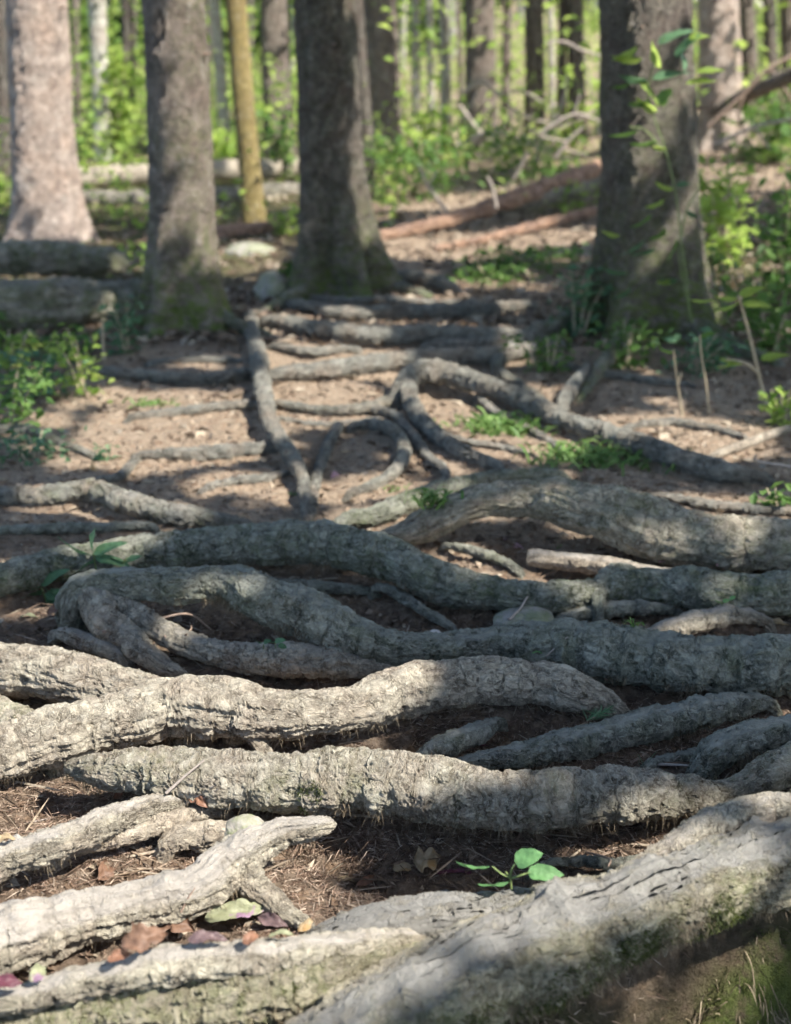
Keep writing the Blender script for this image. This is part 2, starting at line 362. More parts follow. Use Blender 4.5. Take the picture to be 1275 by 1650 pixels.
ROOT_SAMPLES = []     # x, y, zc, r, nx, ny(front), deep
ROOTS = {}
_seed = [0]
def root_path(pts, bury=(1, 1), hang=0.62, thin=None):
    pts = [tuple(p)+(0.0,)*(4-len(p)) for p in pts]
    px = np.array([p[0] for p in pts], float); py = np.array([p[1] for p in pts], float)
    rp = np.array([p[2] for p in pts], float); lift = np.array([p[3] for p in pts], float)
    if thin: rp = rp*thin
    r = rp*2.3*0.93/F
    for _ in range(4):
        Pw, t = ground_at(px, py, r*hang+lift); r = 0.93*rp*t/F
    A = np.hstack([Pw, r[:, None]])
    if bury[0]:
        d = A[0, :3]-A[1, :3]; d = d/np.linalg.norm(d); q = A[0].copy(); q[:3] += d*max(2.0*r[0], 0.03); q[2] -= 1.8*r[0]+0.02; q[3] *= 0.8
        A = np.vstack([q, A])
    if bury[1]:
        d = A[-1, :3]-A[-2, :3]; d = d/np.linalg.norm(d); q = A[-1].copy(); q[:3] += d*max(2.0*r[-1], 0.03); q[2] -= 1.8*r[-1]+0.02; q[3] *= 0.8
        A = np.vstack([A, q])
    return A, float(np.median(t))
def root(label, pts, mat='bark', worn=0.0, moss=0.0, lump=0.16, strand=0.15, bury=(1, 1), parent=None, name='tree_root', deep=1.0, group=None, res=None, key=None, flat=0.0, cat='root', hang=0.72, soil=True, cut=False, wornz=(0.45, 0.95)):
    _seed[0] += 1; sd_ = _seed[0]*7.31
    A, dep = root_path(pts, bury, 0.5 if (mat == 'bark_far' and hang == 0.72) else hang, 0.82 if mat == 'bark_far' else None)
    ds = res or max(0.0024, dep*0.00118)
    C4 = catmull(A, ds*1.1)
    if cut:
        e0 = C4[:1].copy(); e0[0, 3] = 0.0005; C4 = np.vstack([e0, C4])
        e1 = C4[-1:].copy(); e1[0, 3] = 0.0005; e1[0, :3] += (C4[-1, :3]-C4[-2, :3])*0.2; C4 = np.vstack([C4, e1])
    # lateral wander, so that no root keeps a clean outline
    uu = np.concatenate([[0], np.cumsum(np.linalg.norm(np.diff(C4[:, :3], axis=0), axis=1))])
    rm = np.median(C4[:, 3])
    for a in range(3):
        C4[:, a] += fbm(np.stack([uu*(0.35/rm), uu*0+a*9.1, uu*0+sd_], 1), 3)*rm*(0.26 if a != 2 else 0.16)
    C4[:, 3] *= 1+0.16*fbm(np.stack([uu*(0.45/rm), uu*0+31, uu*0+sd_], 1), 3)
    nseg = int(np.clip(2*math.pi*rm/ds, 14, 260))
    def shape(U, TH, RR):
        q = np.stack([U.ravel()/rm, np.cos(TH).ravel()*1.1, np.sin(TH).ravel()*1.1+sd_], 1)
        s = 1+lump*1.5*fbm(q*0.8, 4, 0.55)
        q2 = np.stack([U.ravel()/rm*0.28, np.cos(TH).ravel()*2.2+sd_, np.sin(TH).ravel()*2.2], 1)
        rd = 1-np.abs(fbm(q2, 3))*2.2
        s += strand*(rd-0.5)
        q3 = np.stack([U.ravel()/rm*2.6, np.cos(TH).ravel()*3.1, np.sin(TH).ravel()*3.1+sd_], 1)
        s += 0.035*fbm(q3, 3)
        kr = np.random.default_rng(_seed[0]); Lr = U.max()/rm; k_ = 0
        for _k in range(int(Lr/5)):
            u0, t0, sg, am = kr.uniform(0, Lr), kr.normal(0.6, 0.9), kr.uniform(0.22, 0.5), kr.uniform(0.08, 0.24)
            du = (U.ravel()/rm-u0)/sg; dt = (np.mod(TH.ravel()-t0+np.pi, 2*np.pi)-np.pi)/sg
            dd = du*du+dt*dt; s += am*np.exp(-dd)-0.5*am*np.exp(-dd*9)
        q4 = np.stack([U.ravel()/rm*0.5, np.cos(TH).ravel()*3.4+sd_*2, np.sin(TH).ravel()*3.4], 1)
        fr = fbm(q4, 3); s -= 0.10*np.exp(-(fr/0.05)**2)*sstep(0, 0.3, fbm(q4*0.4+3, 2))
        if flat: s *= 1-flat*np.maximum(0, np.cos(TH).ravel())**2
        return RR*s.reshape(RR.shape)
    V, Fq, inf = tube(C4, nseg, shape)
    rc = inf['rc']+np.array([sd_, 0, 0])
    nzv = inf['nz']
    wn = np.clip((sstep(wornz[0], wornz[1], nzv)*1.0+0.6*fbm(np.stack([rc[:, 0]*7, rc[:, 1]*14, rc[:, 2]*14], 1), 3))*worn*1.6, 0, 1) if worn else np.zeros(len(V))
    if worn: wn = wn*0.9
    ms = np.clip(moss*(0.6+1.6*fbm(rc*9+5, 3)), 0, 1)*(1-wn) if moss else np.zeros(len(V))
    loc = A[len(A)//2, :3].copy()
    if parent is None:
        o = mesh_obj(name, V, Fq, M[mat], None, True, dict(rc=rc, worn=wn, moss=ms), loc=loc)
        tag(o, label, cat, group)
    else:
        o = mesh_obj(name, V, Fq, M[mat], parent, True, dict(rc=rc, worn=wn, moss=ms), loc=np.array(parent.location))
        if label: o['label'] = label
    if soil:
        st = max(1, int(0.022/ds)); Cs = C4[::st]
        Tn = np.gradient(C4[:, :2], axis=0)[::st]; Tn /= np.linalg.norm(Tn, axis=1)[:, None]+1e-9
        for c, t_ in zip(Cs, Tn):
            nrm = np.array([-t_[1], t_[0]])
            if nrm[1] > 0: nrm = -nrm
            ROOT_SAMPLES.append((c[0], c[1], c[2], c[3], nrm[0], nrm[1], deep))
    if key: ROOTS[key] = dict(V=V, D=inf['D'], o=o, loc=loc, C=C4)
    return o

# ------------------------------------------------------------------ the roots
g_cross = None
# --- foreground
r1 = root('massive mossy foreground root sweeping up to the right edge, smooth grey along its top',
     [(1420,1325,86,.07),(1290,1366,82,.08),(1150,1411,75,.09),(1010,1472,74,.09),(890,1522,82,.08),(770,1570,88,.07),(655,1630,94,.05),(560,1700,98,.03),(440,1800,95,0)],
     'bark_rough', worn=0.7, moss=0.5, lump=0.17, strand=0.11, key='r1', deep=1.0, wornz=(0.35, 0.95), hang=0.4)
root(None, [(1320,1300,22,.17),(1240,1303,24,.17),(1170,1322,26,.16),(1110,1352,24,.15),(1050,1392,20,.14),(1000,1418,16,.13)], 'bark', worn=0.35, parent=r1, name='upper_ridge', soil=False, bury=(1,1), hang=0.3)
root(None, [(960,1440,26,.07),(870,1458,40,.06),(770,1468,48,.055),(670,1478,50,.05),(590,1490,46,.04),(520,1506,32,.02),(480,1520,16,0)], 'bark_rough', worn=1.0, moss=0.1, parent=r1, name='flat_root_plate', wornz=(-0.6, 0.2), flat=0.35, lump=0.1, strand=0.05, soil=True)
r2 = root('crumbly root along the bottom edge at lower left, with greenish flaking bark',
     [(-120,1720,60),(20,1672,58,.0),(130,1645,58,.01),(260,1618,60,.02),(400,1596,66,.03),(520,1574,62,.03),(610,1556,44,.03),(690,1540,28,.02)],
     'bark_rough', moss=0.45, lump=0.14, key='r2')
root(None, [(-40,1626,20,.09),(60,1602,24,.09),(160,1576,26,.10),(290,1553,28,.11),(420,1542,28,.11),(530,1526,24,.10),(620,1516,18,.08),(680,1512,12,.06)], 'bark', worn=0.6, moss=0.1, parent=r2, name='upper_strand', soil=False, strand=0.16)
r3 = root('smooth wavy root at lower left ending in a forked broken stub by the dark hollow',
     [(-90,1545,52,.01),(20,1512,56,.01),(120,1480,44,.015),(220,1458,40,.015),(310,1436,40,.02),(365,1395,38,.03),(405,1362,32,.05),(455,1340,24,.06),(510,1327,19,.07),(532,1321,9,.07)],
     'bark', worn=0.75, strand=0.26, lump=0.14, bury=(1, 0), key='r3', wornz=(0.0,0.9))
root(None, [(375,1405,32,.015),(420,1435,22,.01),(462,1470,15,.005),(498,1498,9,0)], 'bark', parent=r3, name='side_fork', strand=0.2)
r4 = root('weathered grey root slanting up from the left edge over brown needles, a hollow under it',
     [(-60,1412,30,.03),(20,1383,29,.05),(80,1362,27,.06),(140,1340,25,.06),(200,1314,23,.05),(255,1299,18,.04),(315,1294,11,.02)],
     'bark', worn=0.6, strand=0.28, key='r4', deep=1.6)
root(None, [(110,1372,12,.02),(190,1348,17,.025),(260,1326,17,.02),(320,1312,14,.015),(360,1308,9,.01)], 'dead_wood', parent=r4, name='lower_strand', strand=0.24)
root('short broken piece of root lying left of the mossy stone at lower left',
     [(285,1352,20),(330,1348,24),(385,1350,22)], 'dead_wood', bury=(1,1), strand=0.2)
r5 = root('long crosswise root with dripping ridged bark, its blunt left tip lifted off the soil',
     [(112,1236,10,.04),(160,1240,28,.04),(230,1246,40,.04),(320,1252,45,.04),(450,1260,49,.04),(580,1256,54,.045),(690,1270,55,.045),(800,1288,49,.045),(930,1284,50,.045),(1050,1280,42,.04),(1140,1280,26,.03),(1210,1285,16,.02)],
     'bark_drip', worn=0.15, moss=0.18, lump=0.17, strand=0.08, bury=(0, 1), key='r5', deep=2.2, wornz=(0.75, 1.0))
r6 = root('thick pale forked root crossing from the left edge, sunlit at left, shaded at right',
     [(-120,1262,44,.01),(0,1213,48,.02),(90,1188,48,.025),(180,1162,47,.03),(270,1142,50,.035),(360,1140,50,.04),(450,1150,41,.045),(560,1142,38,.045),(650,1115,42,.045),(750,1099,40,.045),(850,1098,38,.04),(920,1114,34,.03),(985,1138,22,.0)],
     'bark_flaky', lump=0.11, key='r6', deep=1.5)
root(None, [(-120,1050,40,.03),(-40,1070,42,.03),(50,1082,42,.04),(120,1094,42,.04),(190,1110,38,.04),(265,1132,36,.03)], 'bark_flaky', parent=r6, name='upper_fork', lump=0.12, key='r6b', deep=1.3)
root(None, [(395,1168,24,.03),(412,1190,15,.025),(428,1212,11,.01)], 'bark_flaky', parent=r6, name='side_prop')
root(None, [(-60,1130,30,.0),(0,1160,34,.01),(60,1190,30,.01)], 'bark_flaky', parent=r6, name='lower_fork', moss=0.3)
root('narrow shaded root slanting up to the right between the two thick crosswise roots',
     [(730,1236,10),(790,1224,17),(850,1212,23,.01),(930,1195,27,.015),(1000,1180,29,.02),(1080,1160,28,.02),(1150,1143,26,.02),(1215,1133,18,.01),(1245,1138,9)],
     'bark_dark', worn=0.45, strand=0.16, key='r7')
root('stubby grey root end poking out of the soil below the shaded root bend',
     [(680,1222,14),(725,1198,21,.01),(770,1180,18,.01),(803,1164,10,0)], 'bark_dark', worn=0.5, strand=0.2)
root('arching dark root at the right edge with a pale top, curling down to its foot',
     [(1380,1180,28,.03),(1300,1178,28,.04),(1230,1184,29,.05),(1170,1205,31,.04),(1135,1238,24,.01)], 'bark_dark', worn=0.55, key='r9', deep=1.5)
root('knobbly lichened root lump at the right edge just above the massive root',
     [(1380,1205,30,.05),(1300,1222,33,.05),(1248,1242,32,.05),(1203,1264,22,.04),(1160,1280,15,.03)], 'bark_flaky', moss=0.25, key='r10')
root('finger-thin root lying on dark soil left of the arching dark root',
     [(1045,1232,8),(1085,1222,11),(1120,1215,11),(1155,1212,8)], 'bark_dark', worn=0.5)
root('thin dark root half sunk in the hollow soil behind the seedling',
     [(880,1392,6),(940,1388,9),(1000,1392,10),(1060,1382,8)], 'bark_dark')
# --- second tier, arch and its feet
r11 = root('long winding root with a knee at left, swelling thick towards the right edge',
     [(118,1000,26,.0),(120,968,29,.05),(155,944,29,.08),(220,943,29,.09),(300,942,30,.10),(370,943,33,.10),(430,966,38,.09),(500,992,42,.07),(560,1021,38,.05),(620,1040,30,.04),(700,1045,27,.03),(780,1040,29,.03),(845,1037,38,.03),(920,1042,45,.03),(1000,1056,49,.03),(1100,1066,50,.03),(1200,1071,48,.03),(1320,1076,46,.03)],
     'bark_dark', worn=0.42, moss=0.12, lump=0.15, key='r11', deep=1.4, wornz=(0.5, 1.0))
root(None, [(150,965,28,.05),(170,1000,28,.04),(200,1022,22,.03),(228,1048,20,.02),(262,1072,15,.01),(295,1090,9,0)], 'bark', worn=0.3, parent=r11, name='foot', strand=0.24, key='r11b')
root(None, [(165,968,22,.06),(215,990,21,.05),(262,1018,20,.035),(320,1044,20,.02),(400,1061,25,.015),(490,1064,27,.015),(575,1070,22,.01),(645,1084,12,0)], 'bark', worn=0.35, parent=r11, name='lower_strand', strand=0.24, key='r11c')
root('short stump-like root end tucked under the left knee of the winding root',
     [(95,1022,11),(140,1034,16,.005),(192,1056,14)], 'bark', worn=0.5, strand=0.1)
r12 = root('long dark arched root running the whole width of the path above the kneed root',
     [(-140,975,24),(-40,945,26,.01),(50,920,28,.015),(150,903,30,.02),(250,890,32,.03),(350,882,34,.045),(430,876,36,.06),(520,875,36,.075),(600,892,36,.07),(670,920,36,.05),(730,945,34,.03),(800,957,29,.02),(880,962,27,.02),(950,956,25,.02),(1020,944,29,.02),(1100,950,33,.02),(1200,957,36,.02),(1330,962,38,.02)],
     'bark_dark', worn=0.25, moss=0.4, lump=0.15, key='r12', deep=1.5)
root(None, [(1015,922,13,.05),(985,924,15,.055),(970,940,14,.05),(965,972,11,.03)], 'bark_dark', parent=r12, name='crossing_strand', soil=False)
root('spindly root dangling down from the dark arched root into the cavity', 
     [(612,945,8,.03),(655,965,10,.02),(690,988,9,.01),(730,1014,7)], 'bark_dark', worn=0.4)
root('flaking root sliver wedged between the two thick right-hand roots, pointed at left',
     [(895,1000,7),(950,986,13,.005),(1020,979,14,.01),(1085,984,9,.0)], 'bark_dark', worn=0.5, strand=0.2)
root('pale forked root stub catching the sun on soil at right below the long arched root',
     [(1040,1028,12),(1085,1012,17,.01),(1130,1000,18,.015),(1185,989,16,.01),(1232,1000,9,0)], 'bark', worn=0.5, strand=0.2)
# --- third tier
r13 = root('stout sunlit root arching over a sandy hollow at right behind the full-width root',
     [(610,872,14,.0),(650,862,20,.01),(690,845,26,.03),(745,819,28,.07),(800,806,28,.09),(870,803,32,.10),(930,816,42,.09),(1000,835,49,.07),(1080,860,50,.04),(1170,877,46,.03),(1330,890,44,.03)],
     'bark', worn=0.0, moss=0.25, lump=0.1, key='r13', deep=1.5)
root('slim dark root lying close behind the stout arching root',
     [(555,842,14),(610,828,17,.01),(680,800,18,.01),(750,780,15,.01),(820,770,14,.01),(900,768,12)], 'bark_dark', moss=0.3)
root('low blue-grey root snaking across the left of the path',
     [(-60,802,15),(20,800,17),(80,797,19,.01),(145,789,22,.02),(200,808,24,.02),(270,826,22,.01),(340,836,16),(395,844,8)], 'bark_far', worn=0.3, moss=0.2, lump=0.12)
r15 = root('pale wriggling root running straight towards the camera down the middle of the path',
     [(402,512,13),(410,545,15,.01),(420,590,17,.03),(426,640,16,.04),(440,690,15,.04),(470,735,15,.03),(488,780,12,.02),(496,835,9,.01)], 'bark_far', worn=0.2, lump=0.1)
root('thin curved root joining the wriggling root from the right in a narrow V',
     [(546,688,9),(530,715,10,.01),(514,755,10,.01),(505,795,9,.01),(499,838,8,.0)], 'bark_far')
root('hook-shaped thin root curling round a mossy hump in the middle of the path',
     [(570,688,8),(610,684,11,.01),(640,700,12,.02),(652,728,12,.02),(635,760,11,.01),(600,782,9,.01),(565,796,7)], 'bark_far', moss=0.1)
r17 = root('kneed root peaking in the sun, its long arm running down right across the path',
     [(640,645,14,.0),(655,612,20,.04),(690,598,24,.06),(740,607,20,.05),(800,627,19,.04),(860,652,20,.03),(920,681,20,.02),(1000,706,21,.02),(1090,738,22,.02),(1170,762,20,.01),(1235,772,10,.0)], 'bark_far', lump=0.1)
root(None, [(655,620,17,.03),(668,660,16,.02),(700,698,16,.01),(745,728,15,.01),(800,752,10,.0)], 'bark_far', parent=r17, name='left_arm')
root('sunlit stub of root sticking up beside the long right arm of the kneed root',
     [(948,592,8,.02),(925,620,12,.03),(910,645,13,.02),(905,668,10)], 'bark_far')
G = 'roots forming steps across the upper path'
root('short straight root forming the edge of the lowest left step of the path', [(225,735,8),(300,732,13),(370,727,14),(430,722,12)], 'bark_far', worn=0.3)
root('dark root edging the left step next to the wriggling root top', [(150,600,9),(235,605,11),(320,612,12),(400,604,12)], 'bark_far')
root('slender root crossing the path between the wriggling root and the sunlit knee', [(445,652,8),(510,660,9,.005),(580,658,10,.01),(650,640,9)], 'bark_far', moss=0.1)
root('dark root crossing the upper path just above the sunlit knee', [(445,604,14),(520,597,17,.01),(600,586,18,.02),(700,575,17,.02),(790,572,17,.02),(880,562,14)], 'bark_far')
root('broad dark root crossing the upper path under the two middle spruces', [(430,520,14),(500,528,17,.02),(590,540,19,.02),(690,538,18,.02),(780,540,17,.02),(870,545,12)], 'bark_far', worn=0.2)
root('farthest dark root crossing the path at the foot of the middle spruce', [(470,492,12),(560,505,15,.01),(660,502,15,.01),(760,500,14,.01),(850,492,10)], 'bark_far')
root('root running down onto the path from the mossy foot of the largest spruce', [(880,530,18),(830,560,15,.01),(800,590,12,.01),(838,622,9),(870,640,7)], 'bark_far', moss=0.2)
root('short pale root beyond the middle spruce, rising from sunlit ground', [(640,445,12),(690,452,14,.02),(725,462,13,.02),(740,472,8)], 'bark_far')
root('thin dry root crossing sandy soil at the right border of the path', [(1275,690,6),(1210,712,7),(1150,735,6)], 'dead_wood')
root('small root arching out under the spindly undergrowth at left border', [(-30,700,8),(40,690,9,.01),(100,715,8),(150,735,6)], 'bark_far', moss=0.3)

for lab_, pts_ in [
 ('thin root looping beneath the sunlit knee on the mid path', [(600,660,8),(640,672,9,.01),(690,735,9,.01),(720,765,8,.01),(700,790,6)]),
 ('thin root creeping from the left step down to the blue-grey root', [(220,740,7),(195,765,8,.01),(150,778,7)]),
 ('short root rib crossing just above the farthest dark root', [(480,478,7),(560,486,9,.01),(640,483,8)]),
 ('dark rib of root between the two broad upper path roots, right half', [(690,556,8),(760,553,10,.01),(850,549,9,.01),(905,552,7)]),
 ('dark rib of root between the two broad upper path roots, left half', [(440,560,7),(500,566,9,.01),(570,563,8)]),
 ('narrow root running right under the long right arm of the kneed root', [(770,640,7),(800,665,8,.01),(850,690,8),(900,720,6)]),
 ('half-buried root on the sandy soil at the right of the path', [(1010,690,6),(1080,680,8),(1150,690,7),(1200,705,5)]),
 ('slender root behind the stout arching root at far right', [(1060,800,7),(1140,812,9,.01),(1230,822,9,.01),(1330,826,8)]),
 ('buried root rib at left below the low blue-grey root', [(-30,858,7),(60,852,9,.01),(150,850,9,.01),(240,848,7)]),
 ('small root rib in the shade of the cavity under the full-width root', [(380,935,7),(450,940,10,.01),(530,946,10,.01),(600,955,7)]),
 ('pale root rib in the sandy hollow, left of the pale cut branch', [(720,880,6),(770,890,9,.01),(830,915,8)]),
 ('hairline root branching off the left arm of the sunlit knee over bare soil', [(705,700,5),(760,712,6,.005),(820,722,6),(860,735,4)]),
 ('fine root running from under the mossy log across bare soil', [(245,585,6),(310,580,7,.005),(395,583,6)]),
 ('flat buried root bulging along the large sunlit soil patch', [(215,672,7),(280,664,9),(350,655,9),(410,652,7)]),
 ('fine rootlet fanning right just above the V of thin roots', [(450,675,5),(500,684,6),(560,682,6),(610,676,4)]),
 ('thin dark root between the middle spruce and the farthest dark root', [(520,475,6),(600,480,7,.01),(700,488,7,.01),(800,486,5)]),
 ('flat root spreading right below the foot of the right spruce', [(880,585,7),(960,600,8,.005),(1040,612,8),(1110,620,5)]),
 ('weathered root just left of the wriggling root in the lower dip', [(330,790,7),(380,775,8,.005),(430,770,8),(465,762,6)])]:
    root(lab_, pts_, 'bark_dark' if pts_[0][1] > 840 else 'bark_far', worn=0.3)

root('rootlet dangling across the dark cavity under the massive mossy root', [(1075,1500,4,.02),(1068,1545,4,-.04),(1058,1600,3,-.1)], 'bark', soil=False)
# ------------------------------------------------------------------ terrain
RS = np.array(ROOT_SAMPLES)
GX0, GX1, GY0, GY1, GD = -2.6, 2.6, 0.9, 8.4, 0.016
gx = np.arange(GX0, GX1, GD); gy = np.arange(GY0, GY1, GD)
num = np.zeros((len(gy), len(gx))); den = np.full((len(gy), len(gx)), 0.25)
BX, BY = np.meshgrid(gx, gy); HB = Hbase(BX, BY)
num += den*(HB)
def splat(x, y, h, s, wgt):
    ix0 = max(0, int((x-3*s-GX0)/GD)); ix1 = min(len(gx), int((x+3*s-GX0)/GD)+2)
    iy0 = max(0, int((y-3*s-GY0)/GD)); iy1 = min(len(gy), int((y+3*s-GY0)/GD)+2)
    if ix1 <= ix0 or iy1 <= iy0: return
    X = gx[ix0:ix1][None]-x; Y = gy[iy0:iy1][:, None]-y
    k = wgt*np.exp(-(X*X+Y*Y)/(2*s*s))
    num[iy0:iy1, ix0:ix1] += k*h; den[iy0:iy1, ix0:ix1] += k
for (x, y, zc, r, nx, ny, deep) in RS:
    hb = float(Hbase(x, y)); s = max(0.022, 0.6*r); f = abs(ny)**1.5
    splat(x+nx*r*1.5, y+ny*r*1.5, hb*1.0-0.65*r*deep*f-(0.014), s*1.1, 0.7)
    splat(x, y, min(hb+0.1*r, zc-0.95*r)-0.4*r*(deep-1), s*0.9, 1.1)
    splat(x-nx*r*1.5, y-ny*r*1.5, hb+(0.35*r+0.008)*f, s*1.1, 0.5)
DH = num/den-HB
# bank falling away under the front side of the massive root
cx, cy = ROOTS['r1']['C'][:, 0], ROOTS['r1']['C'][:, 1]
o_ = np.argsort(cx); yr = np.interp(BX, cx[o_], cy[o_])
gp = yr-BY; bx_ = sstep(0.0, 0.2, BX)
DH -= 0.34*sstep(0.03, 0.22, gp)*bx_+0.05*sstep(0.0, 0.1, gp)+0.17*bx_*np.exp(-((gp-0.02)/0.045)**2)*(0.65+0.5*np.sin(BX*17+1.2))
DH += bx_*sstep(0.03, 0.1, gp)*0.06*fbm(np.stack([BX.ravel()*14, BY.ravel()*14, BX.ravel()*0+3], 1), 3).reshape(BX.shape)
# lips and hummocks
DH += 0.020*fbm(np.stack([BX.ravel()*4, BY.ravel()*4, BX.ravel()*0], 1), 4).reshape(BX.shape)
edge = np.minimum.reduce([sstep(GX0, GX0+0.8, BX), 1-sstep(GX1-0.8, GX1, BX), 1-sstep(GY1-1.5, GY1, BY)])
DH *= edge
def H(x, y):
    x = np.asarray(x, float); y = np.asarray(y, float)
    fx = np.clip((x-GX0)/GD, 0, len(gx)-1.001); fy = np.clip((y-GY0)/GD, 0, len(gy)-1.001)
    ix = fx.astype(int); iy = fy.astype(int); ax = fx-ix; ay = fy-iy
    d = (DH[iy, ix]*(1-ax)*(1-ay)+DH[iy, ix+1]*ax*(1-ay)+DH[iy+1, ix]*(1-ax)*ay+DH[iy+1, ix+1]*ax*ay)
    ins = (x > GX0) & (x < GX1) & (y < GY1)
    far = 0.10*sstep(6, 14, y)*fbm(np.stack([x.ravel()*0.45, y.ravel()*0.45, x.ravel()*0+4], 1), 3).reshape(x.shape)
    return Hbase(x, y)+np.where(ins, d, 0)+far
rows = np.concatenate([np.linspace(-6, 0.7, 14), np.arange(0.8, 4.2, 0.0075)])
yy = [rows[-1]]
while yy[-1] < 140: yy.append(yy[-1]*1.0065)
rows = np.concatenate([rows, np.array(yy[1:])])
ncol = 620; sx = np.linspace(-1, 1, ncol); sx = np.sign(sx)*(0.50*np.abs(sx)+0.5*np.abs(sx)**5)
half = np.where(rows < 3, 2.6, 2.6+(rows-3)*0.9)
GXX = sx[None]*half[:, None]; GYY = np.repeat(rows[:, None], ncol, 1)
GZ = H(GXX, GYY)
V = np.stack([GXX.ravel(), GYY.ravel(), GZ.ravel()], 1)
i = np.arange(len(rows)-1)[:, None]*ncol; j = np.arange(ncol-1)[None]
Fq = np.stack([i+j, i+j+1, i+ncol+j+1, i+ncol+j], -1).reshape(-1, 4)
# trodden sandy path strip, mossy verges
pc = np.interp(V[:, 1], [0, 2, 3.2, 4.5, 6, 8, 12], [0.0, 0.0, 0.1, 0.0, 0.2, 0.5, 2.2])
pw = np.interp(V[:, 1], [0, 2, 3.2, 4.5, 6, 8, 12], [0.4, 0.6, 1.2, 1.5, 1.2, 0.9, 2.0])
nz_ = fbm(np.stack([V[:, 0]*3, V[:, 1]*3, V[:, 1]*0], 1), 3)
path = sstep(0.25, -0.25, (np.abs(V[:, 0]-pc)-pw)+0.5*nz_)*sstep(2.7, 3.4, V[:, 1])*0.85
moss = np.clip(sstep(0.1, 0.8, np.abs(V[:, 0]-pc)-pw)*sstep(4, 6, V[:, 1])*0.8, 0, 1)
moss = np.maximum(moss, sstep(-0.04, 0.06, np.interp(V[:, 0], cx[o_], cy[o_])-V[:, 1])*sstep(0.0, 0.25, V[:, 0])*1.0)
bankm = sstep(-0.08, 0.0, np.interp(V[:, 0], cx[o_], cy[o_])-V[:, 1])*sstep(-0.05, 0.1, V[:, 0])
gnd = mesh_obj('ground', V, Fq, M['soil'], None, True, dict(path=path, moss=moss, bank=bankm)); tag(gnd, kind='structure')

def on_ground(px, py, it=6):
    """point on the finished terrain seen at the pixel"""
    px = np.atleast_1d(px).astype(float); py = np.atleast_1d(py).astype(float)
    h = np.zeros(len(px))
    for _ in range(it):
        P, t = ground_at(px, py, h); h = 0.5*h+0.5*(H(P[:, 0], P[:, 1])-Hbase(P[:, 0], P[:, 1]))
    P[:, 2] = H(P[:, 0], P[:, 1]); return P, t

# ------------------------------------------------------------------ generic small builders
def strips(P, D, L, W, droop=0.0, nseg=2):
    """flat tapered blades: base P, unit dir D, length L, width W"""
    n = len(P); side = np.cross(D, rng.normal(size=(n, 3))); side /= np.linalg.norm(side, axis=1)[:, None]+1e-9
    Vs = []
    for k in range(nseg+1):
        t = k/nseg; c = P+D*(L*t)[:, None]; c = c.copy(); c[:, 2] -= droop*L*t*t
        wv = side*(W*(0.5 if k < nseg else 0.12))[:, None]
        Vs += [c-wv, c+wv]
    V = np.stack(Vs, 1).reshape(-1, 3); b = np.arange(n)[:, None]*(2*(nseg+1)); q = []
    for k in range(nseg): q.append(b+np.array([[2*k, 2*k+1, 2*k+3, 2*k+2]]))
    return V, np.concatenate(q, 1).reshape(-1, 4)
def cards(P, size, up=0.4, aspect=0.55):
    """folded rhombic leaves"""
    n = len(P); a = rng.normal(size=(n, 3)); a[:, 2] *= (1-up); a /= np.linalg.norm(a, axis=1)[:, None]
    nn = rng.normal(size=(n, 3)); nn[:, 2] = np.abs(nn[:, 2])+up*2
    b = np.cross(nn, a); b /= np.linalg.norm(b, axis=1)[:, None]+1e-9; c = np.cross(a, b)
    s = size[:, None]
    V = np.stack([P-a*s*0.5, P+b*s*aspect*0.5+c*s*0.12-a*s*0.05, P+a*s*0.55-c*s*0.05, P-b*s*aspect*0.5+c*s*0.12-a*s*0.05], 1).reshape(-1, 3)
    k = np.arange(n)[:, None]*4
    return V, np.concatenate([k+[[0, 1, 2]], k+[[0, 2, 3]]], 1).reshape(-1, 3)
def joinm(lst):
    Vs = []; Fs = []; o = 0
    for V, Fc in lst: Vs.append(V); Fs.append(Fc+o); o += len(V)
    return np.vstack(Vs), np.vstack(Fs)
def simple_tube(pts, nseg=7, step=0.01):
    V, Fq, inf = tube(catmull(np.asarray(pts, float), step), nseg); return V, Fq
def leaf_mesh(L, W, curl=0.3, fold=0.25, twist=0.0, lobes=0.0, nx=9, ny=5, prof=0.45, wav=0.1, seed=0, thick=True):
    r = np.random.default_rng(seed); V = []; rag = r.normal(0, 0.10, (nx, 2)); rag[:2] = 0; cr = r.normal(0, 1, 6)
    for i in range(nx):
        t = i/(nx-1); w_ = W*0.5*(math.sin(math.pi*min(1, t**prof*1.0))**0.75 if 0 < t < 1 else 0.02)
        w_ *= 1+lobes*math.sin(t*15+seed)
        for j in range(ny):
            s = (j/(ny-1)-0.5)*2; x = (t)*L; y = s*w_*(1+(rag[i, 0] if s < 0 else rag[i, 1])*(1 if lobes or wav > 0.08 else 0.4))
            z = fold*abs(y)+curl*L*(math.sin(t*math.pi*0.9)-t*0.6)+wav*W*(math.sin(t*9+s*2+seed)*abs(s)+0.5*math.sin(t*17+cr[0]*3)*math.cos(s*4+cr[1])+0.35*math.sin(t*6+cr[2])*math.sin(s*5+cr[3]))
            a = twist*t; V.append((x, y*math.cos(a)-z*math.sin(a)*0.3, z*math.cos(a)+y*math.sin(a)))
    Fc = []
    for i in range(nx-1):
        for j in range(ny-1):
            a = i*ny+j; Fc.append((a, a+1, a+ny+1, a+ny))
    return np.array(V), np.array(Fc)
def xf(V, loc, rz=0.0, rx=0.0, ry=0.0):
    R = Matrix.Rotation(rz, 3, 'Z') @ Matrix.Rotation(rx, 3, 'X') @ Matrix.Rotation(ry, 3, 'Y')
    return V @ np.array(R).T+np.asarray(loc)

